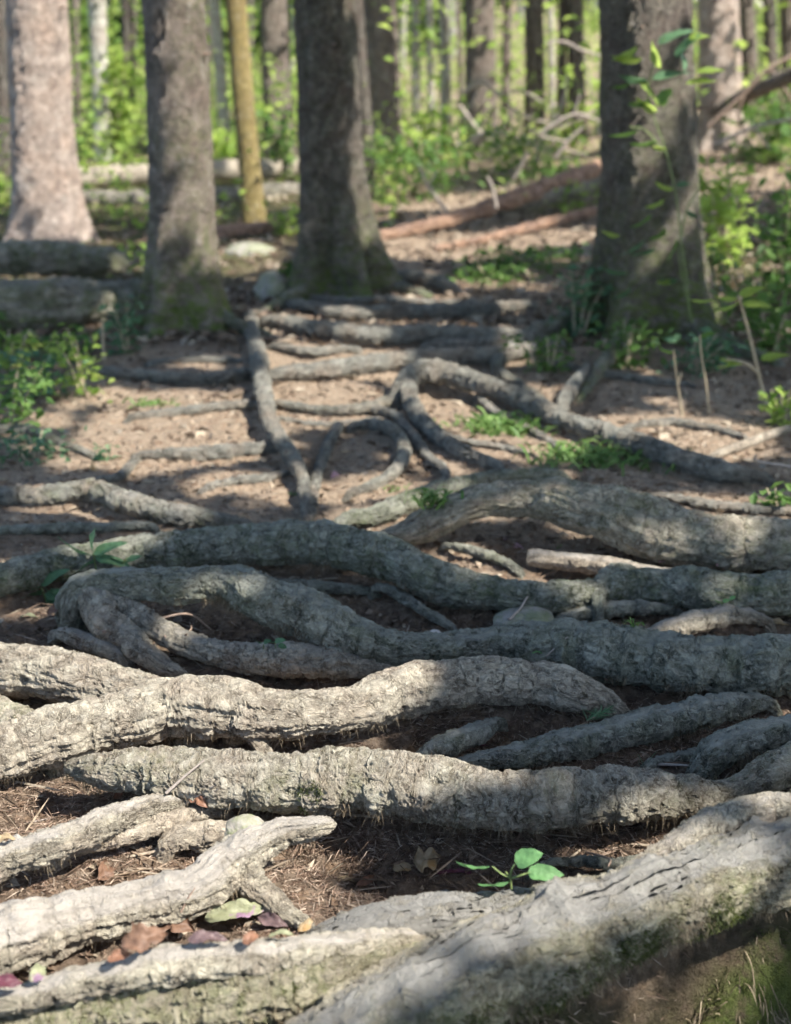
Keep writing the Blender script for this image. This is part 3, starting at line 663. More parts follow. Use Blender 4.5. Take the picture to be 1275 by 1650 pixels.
# ------------------------------------------------------------------ stones
def stone(label, outline, h, mat, zoff=0.0, name='stone', dome=0.25, res=26, cat='stone', tilt=0.0):
    px = np.array([p[0] for p in outline], float); py = np.array([p[1] for p in outline], float)
    P, t = ground_at(px, py, zoff); c = P.mean(0)
    ang = np.arctan2(P[:, 1]-c[1], P[:, 0]-c[0]); rad = np.hypot(P[:, 0]-c[0], P[:, 1]-c[1]); o = np.argsort(ang)
    ang = ang[o]; rad = rad[o]; ang = np.concatenate([ang-2*np.pi, ang, ang+2*np.pi]); rad = np.tile(rad, 3)
    nA = 110; A = np.linspace(-np.pi, np.pi, nA, endpoint=False); R = np.interp(A, ang, rad)
    R *= 1+0.05*fbm(np.stack([np.cos(A)*3, np.sin(A)*3, A*0+c[0]*9], 1), 3)
    V = []; prof = [(k/res, 0) for k in range(res+1)]+[(1.02, -0.25), (1.0, -0.6), (0.9, -1.0)]
    for s, dz in prof:
        x = c[0]+np.cos(A)*R*s; y = c[1]+np.sin(A)*R*s
        z = zoff+Hbase(x, y)+(h*dome*(1-s**2.6) if dz == 0 else h*dz)+0.08*h*fbm(np.stack([x*22, y*22, x*0], 1), 3)+tilt*(y-c[1])
        V.append(np.stack([x, y, z], 1))
    V = np.vstack(V); i = np.arange(len(prof)-1)[:, None]*nA; j = np.arange(nA)[None]; j2 = (j+1) % nA
    Fq = np.stack([i+j, i+nA+j, i+nA+j2, i+j2], -1).reshape(-1, 4)
    ob = mesh_obj(name, V, Fq, M[mat], None, True, loc=c); tag(ob, label, cat); return ob
stone('small mossy stone next to the forked broken stub at lower left', [(352,1338),(372,1326),(432,1328),(428,1350),(380,1358)], 0.05, 'stone_moss', 0.028, dome=0.55)
stone('small flat stone coated in moss between brown curled leaves and the thick right root', [(795,1000),(830,982),(880,980),(892,998),(840,1006)], 0.03, 'stone_moss', 0.03, dome=0.6)
for lab, (a, b, r_) in {'roundish pebble between the green needle pair and thin twig at right': (1165, 1186, 8),
                        'whitish pebble beside the thin root behind the seedling': (985, 1408, 9), 'pale chip of stone left of the moss-coated flat stone': (700, 1022, 12)}.items():
    stone(lab, [(a-r_, b), (a-r_*.3, b-r_*.6), (a+r_, b-r_*.2), (a+r_*.8, b+r_*.4), (a-r_*.2, b+r_*.6)], 0.012, 'stone_pale', 0.012, 'pebble', dome=0.8, res=6, cat='pebble')
stone('low pale rock at the foot of the thin yellow trunk', [(362,402),(385,396),(425,397),(440,405),(400,411)], 0.05, 'stone_moss', 0.02, 'rock', dome=0.9, cat='rock')
stone('mossy hump of rock left of the middle spruce foot', [(412,474),(425,466),(455,465),(468,472),(440,480)], 0.12, 'stone_moss', 0.02, 'rock', dome=1.0, cat='rock')

# ------------------------------------------------------------------ trees
TREES = []
def trunk(label, base, top, wpx, mat, flare=0.8, moss=0.0, group=None, height=10.0, lobes=5, baseh=0.0, detail=1.0, Y=None, cat='tree', name='spruce_tree', flareh=0.25, stubs=0, kindw=None):
    """base=(px,py) of the middle of the foot, top=px of the middle at py=0, wpx trunk width near the top of the photo"""
    _seed[0] += 1; sd_ = _seed[0]*3.7
    if Y is None:
        P, t = ground_at(base[0], base[1]); B = P[0]
    else:
        P, t = at_Y(base[0], base[1], Y); B = P[0]; B[2] = float(H(B[0:1], B[1:2])[0])
    T, t2 = at_Y(top, 0, B[1]); T = T[0]; r0 = wpx*0.5*float(t2[0])/F
    root_e = empty(name, B); tag(root_e, label, cat, group)
    d = (T-B)/(T[2]-B[2])
    zs = np.concatenate([np.arange(-0.25, 2.6, 0.022/detail), np.arange(2.6, height, 0.25)])
    C = B[None]+d[None]*zs[:, None]
    C[:, 0] += 0.02*np.sin(zs*1.3+sd_)*np.minimum(1, zs/2)
    rr = r0*(1.08-0.055*zs); rr = np.maximum(rr, r0*0.3)
    nseg = int(np.clip(64*detail, 12, 90))
    def shape(U, TH, RR):
        z = (U-0.25).ravel(); th = TH.ravel()
        lob = 0.5+0.5*np.cos(th*lobes+sd_+1.5*np.sin(th+sd_))
        fl = flare*np.exp(-np.maximum(z, -0.1)/flareh)*(0.35+0.9*lob)
        q = np.stack([z*3, np.cos(th)*1.5, np.sin(th)*1.5+sd_], 1)
        return RR*(1+fl+0.07*fbm(q, 3)+0.05*fbm(q*4, 3)).reshape(RR.shape)
    C4 = np.hstack([C, rr[:, None]]); V, Fq, inf = tube(C4, nseg, shape)
    rc = inf['rc']+[sd_, 0, 0]
    ms = np.clip(moss*(np.exp(-np.maximum(V[:, 2]-B[2], 0)/0.25)*1.5+0.10+0.5*fbm(V*3, 3)), 0, 1) if moss else np.zeros(len(V))
    mesh_obj('trunk', V, Fq, M[mat], root_e, True, dict(rc=rc, worn=np.zeros(len(V)), moss=ms), loc=B)
    TREES.append(dict(B=B, d=d, r=r0, e=root_e, h=height, label=label))
    return root_e, B, d, r0
def branch_to(parent, B, pts, name='branch', mat='twig', nseg=6, step=0.05):
    V, Fq = simple_tube(pts, nseg, step)
    n = len(V); return mesh_obj(name, V, Fq, M[mat], parent, True, loc=B)

t1 = trunk('broad sunlit pinkish spruce trunk at far left, flared foot behind the mossy logs', (80,395), 60, 98, 'trunk_pale', flare=0.55, height=11)
t2 = trunk('straight spruce with mossy foot at left of the path, lit on its right side', (300,527), 281, 100, 'trunk_brown', flare=0.8, moss=0.9, height=11)
t3 = trunk('dark spruce in the middle of the photo whose foot ends the path', (545,470), 520, 98, 'trunk_grey', flare=1.15, moss=0.7, height=11, flareh=0.3)
t4 = trunk('largest spruce, right of the path, vine with green leaves climbing its bark', (1050,535), 1046, 145, 'trunk_grey', flare=0.78, moss=0.9, height=11, flareh=0.34, lobes=6)
t5 = trunk('bright pink-white trunk half hidden behind the right edge of the largest spruce', (1165,240), 1155, 64, 'trunk_pale', flare=0.5, height=9, detail=.6)
t6 = trunk('thin yellow-barked trunk between the left spruce and the middle spruce', (410,362), 382, 33, 'trunk_yellow', flare=0.25, height=8, detail=.7, name='young_tree')
t7 = trunk('brown trunk directly right of the dark middle spruce, lit low on its bark', (618,262), 612, 56, 'trunk_brown', flare=0.4, height=9, detail=.6)
t8 = trunk('tan and dark trunk behind the tangle of bleached branches', (778,255), 772, 48, 'trunk_brown', flare=0.3, height=9, detail=.6)
tx = trunk('thin dark stem peeking out right behind the dark middle spruce', (597,312), 578, 18, 'trunk_grey', flare=0.3, height=7, detail=.5, name='young_tree')
for tr_, pts_ in ((t4, [(985,480,24,.08),(940,505,22,.04),(890,528,16,.02),(830,545,9)]), (t4, [(1005,545,18,.05),(970,590,13,.02),(935,640,7)]), (t4, [(1110,515,24,.08),(1165,550,17,.03),(1250,585,10)]),
                  (t2, [(338,490,15,.10),(362,512,13,.05),(398,530,10,.02),(440,545,7)]), (t3, [(590,435,18,.08),(625,455,13,.04),(690,478,8)]), (t3, [(500,460,15,.05),(462,482,11,.02),(420,505,7)])):
    root(None, pts_, 'bark_far', moss=0.8, parent=tr_[0], name='buttress_root', bury=(0, 1), soil=False)
def stub(tr_, z, ang, L, rr=0.011):
    e_, B_, d_, r_ = tr_; a = math.radians(ang); o3 = np.array([math.cos(a), math.sin(a), 0.25]); p0 = B_+d_*z+o3*r_*0.8
    branch_to(e_, B_, np.array([[*p0, rr], [*(p0+o3*L*0.5), rr*0.8], [*(p0+o3*L+np.array([0, 0, -0.15*L])), rr*0.35]]), 'branch_stub', 'twig', 7, 0.02)
for tr_, lst in ((t1, [(1.5,-30,.12),(2.1,-80,.1),(1.9,-150,.2),(0.9,-60,.05)]), (t2, [(1.25,-20,.07),(1.7,-120,.09),(0.8,-100,.04)]), (t3, [(1.3,-70,.06),(1.7,-10,.1),(1.0,-140,.05)]), (t4, [(1.35,-110,.06),(1.0,-20,.12),(0.75,-80,.04)])):
    for z_, a_, L_ in lst: stub(tr_, z_, a_, L_)
FT = [ # px base, py base, px top, w, mat, label
 (168,262,158,28,'trunk_white','whitish trunk just right of the broad sunlit trunk'),
 (207,240,204,20,'trunk_grey','dim dark trunk close to the left side of the left spruce'),
 (48,250,30,30,'trunk_brown','brown trunk peeping out left of the broad sunlit trunk'),
 (8,300,5,22,'trunk_grey','dark trunk cut by the left edge of the photo'),
 (452,262,440,46,'trunk_brown','reddish brown trunk just left of the dark middle spruce'),
 (365,258,348,18,'trunk_white','thin pale stem between the left spruce and the yellow trunk'),
 (672,236,668,14,'trunk_white','first thin silvery stem right of the brown trunk'),
 (697,228,692,10,'trunk_white','second thin silvery stem right of the brown trunk'),
 (719,240,715,17,'trunk_white','brightest silvery stem left of the tan and dark trunk'),
 (815,215,818,14,'trunk_brown','thin brown stem right of the tan and dark trunk'),
 (862,232,862,30,'trunk_grey','dark grey trunk in the gap left of the largest spruce'),
 (905,225,905,14,'trunk_brown','slim brown stem beside the dark grey trunk'),
 (930,222,929,26,'trunk_grey','dim trunk two widths left of the largest spruce'),
 (968,215,975,14,'trunk_white','pale stem touching the left side of the largest spruce'),
 (1215,205,1203,24,'trunk_brown','brown trunk just right of the bright pink-white trunk'),
 (1243,200,1240,20,'trunk_grey','dark trunk near the right edge above the fallen trunk'),
 (1282,215,1270,30,'trunk_brown','reddish trunk cut by the right edge of the photo'),
 (745,205,740,8,'trunk_brown','hair-thin brown stem left of the tan and dark trunk'),
 (890,195,885,9,'trunk_white','thin white stem far off in the gap left of the largest spruce'),
 (128,232,122,12,'trunk_brown','thin brown stem touching the broad sunlit trunk on its right'),
 (330,225,337,14,'trunk_grey','dark thin stem touching the right side of the left spruce'),
]
for (a, b, c_, w_, mt, lb) in FT:
    trunk(lb, (a, b), c_, w_, mt, flare=0.3, height=8, detail=0.4, name='forest_tree')
# farther trunks behind, plain
gr = 'slender trunks far back in the wood'
for k in range(30):
    pxb = 10+k*43+random.uniform(-14, 14); Yd = random.uniform(30, 46)
    trunk('slender blurred trunk far back in the wood', (pxb, 180), pxb+random.uniform(-8, 8), random.uniform(9, 17), random.choice(['trunk_white', 'trunk_brown', 'trunk_grey', 'trunk_white']), flare=0.2, height=9, detail=0.25, name='forest_tree', Y=Yd, group=gr)

# ------------------------------------------------------------------ fallen logs and branches
root('thick fallen log covered in moss lying left of the left spruce', [(-120,492,44,.02),(0,490,43,.03),(110,487,39,.03),(225,484,35,.02)], 'log_moss', moss=0.5, worn=0.35, name='fallen_log', cat='log', cut=True, bury=(0,0), soil=False, hang=0.9, res=0.012)
root('upper rotting log lying on the thick mossy log below the broad sunlit trunk', [(-120,425,26,.1),(20,418,28,.12),(110,415,26,.12),(200,425,18,.08)], 'log_moss', moss=0.5, name='fallen_log', cat='log', cut=True, bury=(0,0), soil=False, res=0.014)
root('long reddish fallen trunk slanting up to the right behind the path', [(598,384,8),(660,370,10,.03),(740,350,11,.07),(820,322,14,.12),(900,297,15,.17),(990,266,16,.22),(1080,238,16,.27)], 'log_red', lump=0.3, strand=0.2, name='fallen_log', cat='log', cut=True, bury=(0,0), soil=False, res=0.02)
root('short grey-barked fallen trunk lying against the long reddish one', [(800,338,9,.05),(880,318,13,.1),(960,296,15,.12),(1060,275,15,.15)], 'log_moss', name='fallen_log', cat='log', cut=True, bury=(0,0), soil=False, res=0.02)
root('thin brown log half sunk in pale ground beyond the path', [(700,402,5),(780,385,6,.02),(870,362,7,.03),(960,340,7,.04),(1040,325,6,.04)], 'log_red', name='fallen_log', cat='log', cut=True, bury=(0,0), soil=False, res=0.015, lump=0.3)
root('sunlit fallen log far off between the broad sunlit trunk and the middle spruce', [(120,288,17,.1),(240,280,18,.1),(360,276,17,.1),(500,268,16,.1)], 'dead_wood', name='fallen_log', cat='log', cut=True, bury=(0,0), soil=False, res=0.03)
root('dark log in shadow lying in front of the sunlit far log', [(130,318,12),(260,322,14),(400,312,14),(480,305,12)], 'log_moss', name='fallen_log', cat='log', cut=True, bury=(0,0), soil=False, res=0.03)
root('reddish broken log end at the foot of the thin yellow trunk', [(345,380,13),(390,374,15),(435,370,14)], 'log_red', name='fallen_log', cat='log', cut=True, bury=(0,0), soil=False, res=0.015)
root('fallen trunk propped up at right edge behind the largest spruce', [(1130,195,10,.2),(1190,160,12,.5),(1260,128,13,.8),(1340,90,13,1.1)], 'trunk_brown', name='fallen_log', cat='log', cut=True, bury=(0,0), soil=False, res=0.03)
root('pale cut branch piece lying in the sandy hollow under the stout arching root', [(852,899,14),(900,903,15),(970,912,16),(1045,925,16),(1110,935,14)], 'dead_wood', worn=0.5, name='fallen_branch', cat='branch', cut=True, bury=(0,0), soil=False, hang=1.0)
def stick(label, pts, mat='twig_pale', name='fallen_branch', cat='branch', kids=(), Yb=None, nseg=8, step=0.03):
    """pts: px, py, rpx, height over ground (m)"""
    def conv(q):
        a = np.array(q, float)
        if Yb is None: P, t = ground_at(a[:, 0], a[:, 1], a[:, 3])
        else: P, t = at_Y(a[:, 0], a[:, 1], Yb)
        return np.hstack([P, (a[:, 2]*t/F)[:, None]])
    A = conv(pts); base = A[0, :3].copy(); e = empty(name, base); tag(e, label, cat)
    V, Fq = simple_tube(A, nseg, step); mesh_obj('stem', V, Fq, M[mat], e, True, loc=base)
    for q in kids:
        V, Fq = simple_tube(conv(q), 6, step); mesh_obj('side_shoot', V, Fq, M[mat], e, True, loc=base)
    return e
stick('bleached branch bending over in front of the tan and dark trunk', [(745,150,3.0,0),(775,133,3.0,0),(800,150,3.0,0),(840,185,2.4,0),(890,200,1.8,0)], Yb=13.5, kids=[[(800,150,1.8,0),(850,150,1.8,0),(905,190,1.2,0)],[(775,133,1.8,0),(760,170,1.8,0),(742,200,1.2,0)]])
stick('bleached branch slanting down right from the foot of the tan and dark trunk', [(740,170,3.6,0),(775,215,3.6,0),(820,250,3.0,0),(860,275,2.4,0)], Yb=12.8, kids=[[(775,215,1.8,0),(750,235,1.8,0),(735,225,1.2,0)]])
stick('pale forked branch leaning between the bleached tangle and the largest spruce', [(895,255,3.0,0),(915,228,3.0,0),(940,205,2.4,0)], Yb=11.5, kids=[[(915,228,1.8,0),(880,222,1.8,0),(850,205,1.2,0)],[(905,240,1.8,0),(945,250,1.2,0)]])
stick('long thin bleached branch reaching left from the largest spruce', [(990,95,1.8,0),(940,82,2.4,0),(910,68,2.4,0),(880,70,1.8,0)], Yb=11, kids=[[(940,82,1.2,0),(950,130,1.2,0),(955,170,0.9,0)]])
stick('broken reddish branch lying on the far side of the big reddish trunk', [(850,245,3.0,0),(830,285,3.0,0),(800,320,2.4,0)], Yb=11.5)
stick('brown dead limbs leaning together at the right edge behind the vine', [(1140,205,3.0,0),(1200,150,3.6,0),(1240,110,3.6,0),(1290,85,3.0,0)], 'twig', Yb=11, kids=[[(1200,150,2.4,0),(1190,190,2.4,0),(1215,235,1.8,0)],[(1240,110,2.4,0),(1275,160,2.4,0),(1290,200,1.8,0)]])
stick('upright snapped stub standing on the reddish fallen trunk', [(800,335,3.0,0),(793,300,2.4,0),(785,285,1.8,0)], Yb=8.6)

for lb_, q_, Y_, kd_ in [
 ('pale thin branch criss-crossing low over the green thicket', [(735,235,3,0),(800,215,3,0),(880,245,2,0),(930,260,2,0)], 12.2, [[(800,215,2,0),(830,180,1.5,0)],[(880,245,2,0),(900,215,1.5,0)]]),
 ('grey branch lying steeply beside the dark trunk in the gap', [(845,300,4,0),(870,240,3,0),(905,170,2.5,0),(915,120,2,0)], 12.6, [[(870,240,2,0),(840,215,1.5,0)]]),
 ('thin tan branch rising left out of the reddish fallen trunk', [(720,340,3,0),(690,300,3,0),(675,265,2,0)], 9.5, [[(690,300,2,0),(705,275,1.5,0)]]),
 ('long pale pole leaning in the thicket right of the silvery stems', [(760,310,3.5,0),(820,250,3,0),(960,180,2.5,0)], 13.8, []),
 ('bleached branch fork near the left side of the largest spruce', [(870,215,3,0),(925,185,3,0),(965,195,2,0)], 10.8, [[(925,185,2,0),(935,150,1.5,0)]]),
 ('pale snapped pole at far right above the leafy thicket', [(1150,235,3,0),(1215,205,3,0),(1290,190,3,0)], 10.0, [[(1215,205,2,0),(1240,240,1.5,0)]])]:
    stick(lb_, q_, Yb=Y_, kids=kd_)
# ------------------------------------------------------------------ dead leaves, twigs, needles on and around the roots
from mathutils.bvhtree import BVHTree
_bv = None
def surf(px, py):
    """what the camera sees at the pixel: roots, stones and ground"""
    global _bv
    if _bv is None:
        _bv = []
        for o in bpy.data.objects:
            if o.type == 'MESH' and (o.name.startswith(('tree_root', 'flat_root', 'stone', 'upper_', 'lower_', 'side_', 'foot', 'ground', 'fallen_', 'left_arm', 'crossing'))):
                mw = o.matrix_world if o.parent is None else Matrix.Translation(o.parent.location)
                if o.parent is None: mw = Matrix.Translation(o.location)
                me = o.data; n = len(me.vertices); co = np.empty(n*3, np.float32); me.vertices.foreach_get('co', co); co = co.reshape(-1, 3)+np.array(mw.translation)
                npol = len(me.polygons); li = np.empty(len(me.loops), np.int32); me.loops.foreach_get('vertex_index', li)
                pol = li.reshape(npol, -1)
                # keep nearby, camera-side faces only
                c = co[pol[:, 0]]; keep = (c[:, 1] < 9) & (c[:, 1] > 0.6) & (np.abs(c[:, 0]) < 0.45*c[:, 1]+0.3)
                if keep.sum() == 0: continue
                _bv.append(BVHTree.FromPolygons(co.tolist(), pol[keep].tolist()))
    d = Vector(rays(px, py)[0].tolist()).normalized(); best = None
    for b in _bv:
        h = b.ray_cast(Vector((0, 0, CAMZ)), d)
        if h[0] is not None and (best is None or h[3] < best[3]): best = h
    if best is None:
        P, _ = on_ground(px, py); return P[0], np.array([0, 0, 1.0])
    n = np.array(best[1]); n = -n if n @ np.array(d) > 0 else n
    return np.array(best[0]), n
def ppm(p): return F/((np.asarray(p)-np.array([0, 0, CAMZ])) @ FW)     # pixels per metre
def dead_leaf(label, px, py, Lpx, Wpx, rz, mat, rx=0.0, ry=0.0, curl=0.2, fold=0.35, lift=0.004, lobes=0.0, twist=0.0, group=None, wav=0.11, name='dead_leaf', cat='leaf', nx=18, ny=11, prof=0.72):
    p, n = surf(px, py); s = ppm(p); L, W = 0.70*Lpx/s, 0.55*Wpx/s
    _seed[0] += 1
    V, Fq = leaf_mesh(L, W, curl, fold, twist, lobes, nx, ny, prof, wav, seed=_seed[0]); V[:, 0] -= L/2
    V = xf(V, (0, 0, 0), math.radians(rz), math.radians(rx), math.radians(ry))
    zmin = V[:, 2].min()
    o = mesh_obj(name, V, Fq, M[mat], None, True); o.location = (p[0], p[1], p[2]+lift-zmin*0.7); tag(o, label, cat, group); return o
dead_leaf('long green and mauve leaf curled on the brown leaf pile at lower left', 385,1500,150,60,14,'dead_two',curl=0.12,fold=0.3,lift=.03,rx=25)
dead_leaf('purple-violet leaf tip at the right end of the leaf pile', 440,1500,80,42,-25,'dead_purple',curl=0.15,lift=.015,rx=30)
dead_leaf('large crumpled brown leaf at the left end of the leaf pile', 235,1533,110,75,25,'dead_brown',curl=0.25,lobes=0.15,lift=.015,rx=35)
dead_leaf('dark brown crumpled leaf in the middle of the leaf pile', 285,1512,95,70,-20,'dead_brown',curl=0.3,lobes=0.2,lift=.02,rx=30)
dead_leaf('grey-mauve leaf under the long green and mauve leaf', 335,1525,90,40,5,'dead_purple',curl=0.15,lift=.008,rx=15)
dead_leaf('small orange-brown leaf below the violet leaf tip', 405,1525,45,34,40,'dead_orange',curl=0.3,lift=.01,rx=30)
dead_leaf('yellow-green leaf edge poking out at the right of the leaf pile', 455,1518,60,22,8,'dead_two',lift=.008)
dead_leaf('small rust leaf at the very left foot of the leaf pile', 195,1552,60,36,30,'dead_orange',lift=.008,rx=25)
dead_leaf('tan curled leaf scrap standing right of the leaf pile', 492,1500,55,28,60,'dead_tan',curl=0.3,rx=50,lift=.01)
dead_leaf('orange leaf leaning against the upper left corner of the flat grey root plate', 592,1428,62,24,38,'dead_orange',rx=45,lift=.01)
dead_leaf('pale tan leaf lying on needles left of the flat grey root plate', 560,1428,52,26,-8,'dead_tan',lift=.006)
dead_leaf('yellowish blotched leaf on the far edge of the flat grey root plate', 690,1398,70,60,10,'dead_tan',rx=50,lobes=0.3,lift=.01,curl=0.3)
dead_leaf('smaller yellowish leaf left of the blotched one behind the flat grey root plate', 652,1408,55,30,0,'dead_tan',rx=35,lift=.008)
dead_leaf('long dark maroon leaf lying along the far edge of the flat grey root plate', 745,1412,120,26,2,'dead_maroon',curl=0.05,lift=.006,rx=10)
dead_leaf('crinkled orange-brown leaf stuck on the tip of the grey slanting root', 325,1300,60,40,-60,'dead_orange',rx=40,curl=0.35,lobes=0.2,lift=.01)
dead_leaf('small rusty leaf standing below the drip-barked root near its left end', 190,1290,38,24,80,'dead_orange',rx=60,lift=.01)
dead_leaf('brown upright leaf among needles under the grey slanting root', 168,1412,70,50,85,'dead_brown',rx=45,lift=.006,curl=0.15)
dead_leaf('tan leaf at the left edge above the grey slanting root', 8,1362,50,40,30,'dead_tan',lift=.006)
dead_leaf('maroon leaf cut by the left edge near the lower left corner', 10,1605,80,46,10,'dead_maroon',rx=20,lift=.015)
dead_leaf('mottled green and rust leaf beside the maroon one at lower left', 62,1578,55,44,70,'dead_two',rx=40,lift=.008)
dead_leaf('copper oval leaf standing on the end of the pale forked root', 975,1098,30,24,80,'dead_orange',rx=65,curl=0.05,lift=.006)
dead_leaf('small dark red leaf beside the narrow shaded root', 775,1208,42,18,10,'dead_maroon',lift=.004)
dead_leaf('curled brown leaf on soil left of the moss-coated stone', 795,985,48,34,35,'dead_brown',rx=35,curl=0.4,lift=.01)
dead_leaf('flat brown leaf at left of the curled brown leaf by the moss-coated stone', 750,990,42,16,0,'dead_brown',lift=.006)
dead_leaf('bleached tan leaf between roots at the right, left of the pale forked stub', 1050,992,36,26,40,'dead_tan',rx=30,lift=.006)
dead_leaf('pale yellowish leaf at the right edge above the thick root', 1250,1015,60,24,5,'dead_tan',lift=.01,rx=20)
dead_leaf('pink leaf resting on the right part of the full-width root', 1068,908,26,16,20,'dead_pink',rx=30,lift=.004)
dead_leaf('tiny upright pink leaf tip on the full-width root near the right edge', 1155,912,18,10,70,'dead_pink',rx=70,lift=.003)
dead_leaf('pink leaf in the sandy hollow under the stout arching root', 835,885,26,16,-30,'dead_pink',rx=30,lift=.004)
dead_leaf('mauve leaf left of the pink leaf in the sandy hollow', 815,872,24,14,50,'dead_purple',rx=30,lift=.004)
dead_leaf('small mint-green leaf on top of the pale forked root end', 866,1056,24,10,0,'leaf_seed',lift=.003)
dead_leaf('brown curled leaf under the leafy herb at left', 92,992,48,30,40,'dead_brown',rx=30,curl=0.3,lift=.008)
dead_leaf('yellow-green fallen leaf left of the curled brown one under the herb', 48,1000,44,18,0,'dead_two',lift=.005)
dead_leaf('pinkish leaf in the V of thin roots on the mid path', 540,770,34,22,60,'dead_pink',rx=40,lift=.005)
dead_leaf('whitish leaf scrap near the V of thin roots', 560,735,40,14,20,'dead_tan',lift=.005)
dead_leaf('pale round leaf standing at the left above the blue-grey root', 150,760,30,28,80,'dead_tan',rx=60,lift=.005)

def twig(label, pts, mat='twig', rpx=2.0, kids=(), name='twig', cat='twig', lift=0.006):
    def conv(q, rp):
        A = []
        for k, pt in enumerate(q):
            p, n = surf(pt[0], pt[1]); h = pt[2] if len(pt) > 2 else 0.0
            p = p+np.array([0, 0, lift+h]); A.append([*p, rp*(1-0.5*k/max(1, len(q)-1))/ppm(p)])
        A = np.array(A)
        # keep the twig taut: no dips into hollows
        A[1:-1, 1] = np.interp(np.arange(1, len(A)-1), [0, len(A)-1], [A[0, 1], A[-1, 1]]); 
        A[1:-1, 2] = np.maximum(A[1:-1, 2], np.interp(np.arange(1, len(A)-1), [0, len(A)-1], [A[0, 2], A[-1, 2]]))
        return A
    A = conv(pts, rpx); base = A[0, :3].copy(); V, Fq = simple_tube(A, 6, 0.006)
    ms = [(V, Fq)]
    for q in kids: ms.append(simple_tube(conv(q, rpx*0.6), 5, 0.006))
    V, Fq = joinm(ms); o = mesh_obj(name, V, Fq, M[mat], None, True, loc=base); tag(o, label, cat); return o
twig('thin reddish twig with side shoots lying across the left knee of the winding root', [(165,1022),(230,1028),(290,1028),(340,1018)], rpx=3, kids=[[(300,1027),(318,1012),(305,1006)],[(265,1028),(272,1036)]])
twig('straight pale twig leaning on the drip-barked root at left', [(268,1283,.0),(300,1262,.01),(330,1238,.01)], 'twig_pale', 3)
twig('forked twig right of the crinkled orange-brown leaf', [(300,1300),(330,1282),(345,1272)], 'twig_pale', 2.5, kids=[[(330,1290),(352,1276)],[(325,1292),(350,1305)]])
twig('white straw lying flat on needles above the grey slanting root', [(40,1330),(95,1318)], 'twig_pale', 2.4, lift=0.003)
twig('fine pale straw poking from the small mint-green leaf', [(880,1062),(900,1045),(915,1030)], 'twig_pale', 1.5)
twig('white lichened twig beside the moss-coated flat stone', [(820,1002),(840,990),(850,965)], 'twig_pale', 2.6)
twig('dark twig stuck diagonally on the smooth wavy root', [(292,1475),(303,1455),(315,1436)], 'twig', 2.0)
twig('slim dry twig lying on soil left of the green needle pair', [(1015,1235),(1040,1215),(1052,1202)], 'twig', 3)
twig('pale straw across the narrow shaded root', [(1102,1158),(1125,1170),(1142,1183)], 'twig_pale', 1.5)
twig('thin twig at the rim of dark hollow behind the seedling', [(945,1378),(965,1388),(980,1402)], 'twig', 2.2)
twig('bent dry stem on the needles beside the leaf pile', [(560,1345,.0),(575,1370,.01),(590,1392,.0)], 'twig', 1.8)
twig('short bleached straw in front of the curled tan leaf at right', [(520,1178,.0),(525,1195,.0)], 'twig_pale', 2)
twig('knobbly twig with side shoots lying below the thin root at right', [(1060,1236),(1085,1230),(1110,1238)], 'twig_pale', 3, kids=[[(1085,1230),(1095,1222)]])
twig('dry straw beside the pale cut branch piece', [(890,930,.0),(915,920,.01),(940,915,.0)], 'twig_pale', 2.5)
twig('long dry stem on sandy soil at the right edge', [(1275,770,.03),(1240,800,.02),(1215,760,.05)], 'twig_pale', 3)
twig('dry twig lying over needles above the smooth wavy root', [(150,1390),(195,1380),(240,1378)], 'twig', 2)

